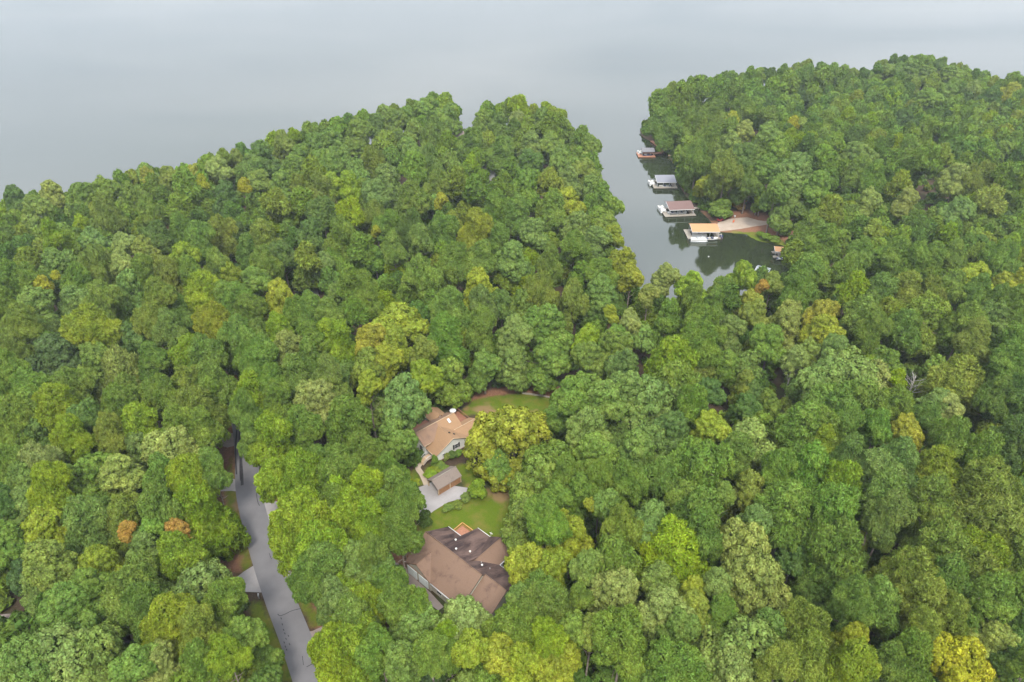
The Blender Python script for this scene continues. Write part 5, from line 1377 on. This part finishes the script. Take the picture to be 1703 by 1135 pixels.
# ---- the smallest and hindmost trees as one mass of woodland
def merged(name, items, mat, trunks=False):
    Vs, Cs = [], []
    rr = random.Random(9)
    for tr, V, rz, zc in items:
        a = rr.uniform(0, 6.28); ca, sa = math.cos(a), math.sin(a)
        W = V * np.array([tr['r'], tr['r'], rz], np.float32)
        X = W[..., 0] * ca - W[..., 1] * sa + tr['x']; Y = W[..., 0] * sa + W[..., 1] * ca + tr['y']
        Vs.append(np.stack([X, Y, W[..., 2] + zc], -1).astype(np.float32))
        c = tint(tr['c'], rr)[:3]
        Cs.append(np.tile(np.array(c), (len(V), 1)))
    V = np.concatenate(Vs); C = np.concatenate(Cs)
    return setp(link(bpy.data.objects.new(name, quads_mesh(name, V, mat, C))), kind='stuff')
items = []
for i, tr in enumerate(mass):
    rz = min(1.3 * tr['r'], 0.5 * tr['h'])
    s = 'P' if tr['k'] == 'P' else 'B'
    items.append((tr, LOW[s][i % 4], rz, tr['g'] + tr['h'] - rz))
if items: setp(merged('background_woodland', items, M['leafmass']), 'trees filling the gaps behind and between the nearer crowns', 'woodland')

# ---- undergrowth on the forest floor
ur = random.Random(21)
uv = [crown_points(900 + i, 'U', 0.012) for i in range(4)]
und = []
n_try = 0
while len(und) < 6500 and n_try < 120000:
    n_try += 1
    y = 50 + 450 * ur.random() ** 1.4; xm = 0.75 * (y * CP + 112 * SP) + 6; x = ur.uniform(-xm, xm)
    if len(und) > 5600: # line the cove banks
        q = ur.randrange(26, 56); a, b = LAND[q], LAND[q + 1]; t = ur.random()
        x = a[0] + (b[0] - a[0]) * t + ur.uniform(-4, 6); y = a[1] + (b[1] - a[1]) * t + ur.uniform(-5, 5)
        if 82 < x < 122 and 240 < y < 272: continue
    if H(x, y) < 0.35 or blocked(x, y): continue
    i = int(np.searchsorted(GX, x)); j = int(np.searchsorted(GY, y))
    if grass_w[j, i] > 0.1 or clay_w[j, i] > 0.3: continue
    g = H(x, y); pp = to_px(x, y, g + 1)
    if in_poly(pp[0], pp[1], OPENPX[0]) or in_poly(pp[0], pp[1], OPENPX[1]): continue
    h = ur.uniform(1.2, 4.5); r = ur.uniform(1.0, 2.4)
    und.append((dict(x=x, y=y, r=r, c=ur.choice('gddkkbds')), uv[ur.randrange(4)], h * 0.55, g + h * 0.35))
merged('undergrowth', und, M['leafmass'])

# ---- garden shrubs beside the tan roofed house
def shrub(px, py, h, r, c, label, z=None):
    x, y, zz = G(px, py)
    rt = empty('shrub', (x, y, zz), ur.uniform(0, 6), label, 'shrub', 'garden shrubs')
    cr = bpy.data.objects.new('foliage', PROTO['U'][ur.randrange(2)]); link(cr, rt)
    cr.location = (0, 0, h * 0.48); cr.scale = (r, r, h * 0.55); cr.color = tint(c, ur)
shrub(723, 775, 3.2, 0.95, 't', 'upright bright green shrub at the left corner of the white gable wall')
shrub(752, 762, 2.0, 1.3, 'd', 'dark green shrub at the foot of the white gable wall')
shrub(763, 757, 1.5, 1.1, 't', 'small green shrub under the shuttered window')
shrub(744, 766, 2.2, 0.9, 'p', 'sparse reddish shrub against the white gable wall')
shrub(715, 790, 1.2, 1.7, 'l', 'low yellow-green shrub between the path and the carport')
shrub(733, 779, 1.3, 1.9, 'g', 'low green shrub behind the carport roof')
shrub(727, 783, 1.1, 1.5, 'c', 'golden low shrub behind the carport')
shrub(697, 758, 1.2, 1.3, 'd', 'dark low shrub along the left wall of the tan roofed house')
shrub(745, 848, 1.2, 1.3, 's', 'wispy grey-green shrub at the front edge of the concrete drive')
shrub(762, 842, 1.0, 1.2, 'b', 'olive tuft at the right front edge of the concrete drive')
shrub(775, 832, 1.6, 1.2, 's', 'grey-green bush at the right end of the concrete drive')
shrub(737, 978, 1.0, 0.8, 'g', 'round green shrub beside the garage corner of the brown house')
shrub(744, 990, 0.8, 0.9, 'l', 'small yellow-green shrub under the front gutter of the brown house')
shrub(688, 805, 0.7, 1.5, 'c', 'golden ground shrub on the left of the garden path')

# ------------------------------------------------------------------ air
hz = bpy.data.materials.new('haze'); hz.use_nodes = True
ht = hz.node_tree; ht.nodes.clear()
ho = ht.nodes.new('ShaderNodeOutputMaterial'); hv = ht.nodes.new('ShaderNodeVolumePrincipled')
hv.inputs['Density'].default_value = 0.00014; hv.inputs['Color'].default_value = (0.86, 0.92, 1.0, 1); hv.inputs['Anisotropy'].default_value = 0.2
ht.links.new(hv.outputs[0], ho.inputs['Volume'])
hb = MB().box((0, 3000, 58), (13400, 12800, 130)).build('haze', hz); setp(hb, kind='stuff')

# ------------------------------------------------------------------ sky and light
SUN_EL, SUN_AZ = R(55), R(172)
w = bpy.data.worlds.new('World'); SC.world = w; w.use_nodes = True
t = w.node_tree; t.nodes.clear()
def wn(typ, **kw):
    n = t.nodes.new(typ)
    for k, v in kw.items(): setattr(n, k, v)
    return n
out = wn('ShaderNodeOutputWorld'); bg = wn('ShaderNodeBackground')
sky = wn('ShaderNodeTexSky', sky_type='NISHITA'); sky.sun_disc = False; sky.sun_elevation = SUN_EL; sky.sun_rotation = SUN_AZ
sky.air_density = 1.2; sky.dust_density = 2.5
tc = wn('ShaderNodeTexCoord')
sep = wn('ShaderNodeSeparateXYZ'); t.links.new(tc.outputs['Generated'], sep.inputs[0])
# project the cloud deck onto a flat layer so that it stretches to the horizon
ad = wn('ShaderNodeMath', operation='ADD'); ad.inputs[1].default_value = 0.10; t.links.new(sep.outputs['Z'], ad.inputs[0])
mx = wn('ShaderNodeMath', operation='MAXIMUM'); mx.inputs[1].default_value = 0.06; t.links.new(ad.outputs[0], mx.inputs[0])
dx = wn('ShaderNodeMath', operation='DIVIDE'); dy = wn('ShaderNodeMath', operation='DIVIDE')
t.links.new(sep.outputs['X'], dx.inputs[0]); t.links.new(mx.outputs[0], dx.inputs[1])
t.links.new(sep.outputs['Y'], dy.inputs[0]); t.links.new(mx.outputs[0], dy.inputs[1])
cb = wn('ShaderNodeCombineXYZ'); t.links.new(dx.outputs[0], cb.inputs[0]); t.links.new(dy.outputs[0], cb.inputs[1])
nz = wn('ShaderNodeTexNoise'); nz.inputs['Scale'].default_value = 1.3; nz.inputs['Detail'].default_value = 6; nz.inputs['Roughness'].default_value = 0.52; nz.inputs['Distortion'].default_value = 0.6
mpw = wn('ShaderNodeMapping'); mpw.inputs['Rotation'].default_value = (0, 0, R(24)); mpw.inputs['Scale'].default_value = (0.45, 1.0, 1.0); t.links.new(cb.outputs[0], mpw.inputs['Vector']); t.links.new(mpw.outputs['Vector'], nz.inputs['Vector'])
rp = wn('ShaderNodeValToRGB'); e = rp.color_ramp.elements
e[0].position = 0.36; e[0].color = (0.67, 0.735, 0.82, 1)
e[1].position = 0.68; e[1].color = (0.98, 1.01, 1.07, 1)
t.links.new(nz.outputs['Fac'], rp.inputs['Fac'])
# overcast deck is brighter overhead than at the horizon
gr = wn('ShaderNodeValToRGB'); ge = gr.color_ramp.elements; ge.new(0.22); ge.new(0.5)
for el, (p_, v_) in zip(ge, ((0.0, 0.23), (0.20, 0.42), (0.42, 0.66), (1.0, 1.0))): el.position = p_; el.color = (v_, v_, v_, 1)
t.links.new(sep.outputs['Z'], gr.inputs['Fac'])
gm_ = wn('ShaderNodeMath', operation='MULTIPLY'); gm_.inputs[1].default_value = 11.5
t.links.new(gr.outputs['Color'], gm_.inputs[0])
vm = wn('ShaderNodeVectorMath', operation='SCALE'); t.links.new(rp.outputs['Color'], vm.inputs[0]); t.links.new(gm_.outputs[0], vm.inputs['Scale'])
mxc = wn('ShaderNodeMix', data_type='RGBA'); mxc.inputs[0].default_value = 0.90
t.links.new(sky.outputs[0], mxc.inputs[6]); t.links.new(vm.outputs[0], mxc.inputs[7])
t.links.new(mxc.outputs[2], bg.inputs['Color']); bg.inputs['Strength'].default_value = 0.15
t.links.new(bg.outputs[0], out.inputs['Surface'])

sd = bpy.data.lights.new('sun', 'SUN'); sd.energy = 1.5; sd.angle = R(11); sd.color = (1.0, 0.96, 0.88)
so = bpy.data.objects.new('sun', sd); link(so)
# sun direction matches the sky (azimuth measured clockwise from +Y)
dirv = Vector((math.sin(SUN_AZ) * math.cos(SUN_EL), math.cos(SUN_AZ) * math.cos(SUN_EL), math.sin(SUN_EL)))
so.rotation_euler = dirv.to_track_quat('Z', 'Y').to_euler()

SC.view_settings.view_transform = 'Standard'
SC.view_settings.look = 'None'
SC.view_settings.exposure = 1.2
SC.view_settings.gamma = 1.0
SC.render.engine = 'CYCLES'
SC.cycles.max_bounces = 6
SC.cycles.diffuse_bounces = 3
SC.cycles.glossy_bounces = 3
SC.cycles.transmission_bounces = 3
SC.cycles.volume_bounces = 0
SC.cycles.use_adaptive_sampling = True
SC.cycles.adaptive_threshold = 0.01
SC.cycles.use_denoising = True
SC.cycles.denoiser = 'OPENIMAGEDENOISE'
SC.cycles.denoising_input_passes = 'RGB_ALBEDO_NORMAL'
SC.cycles.denoising_prefilter = 'ACCURATE'
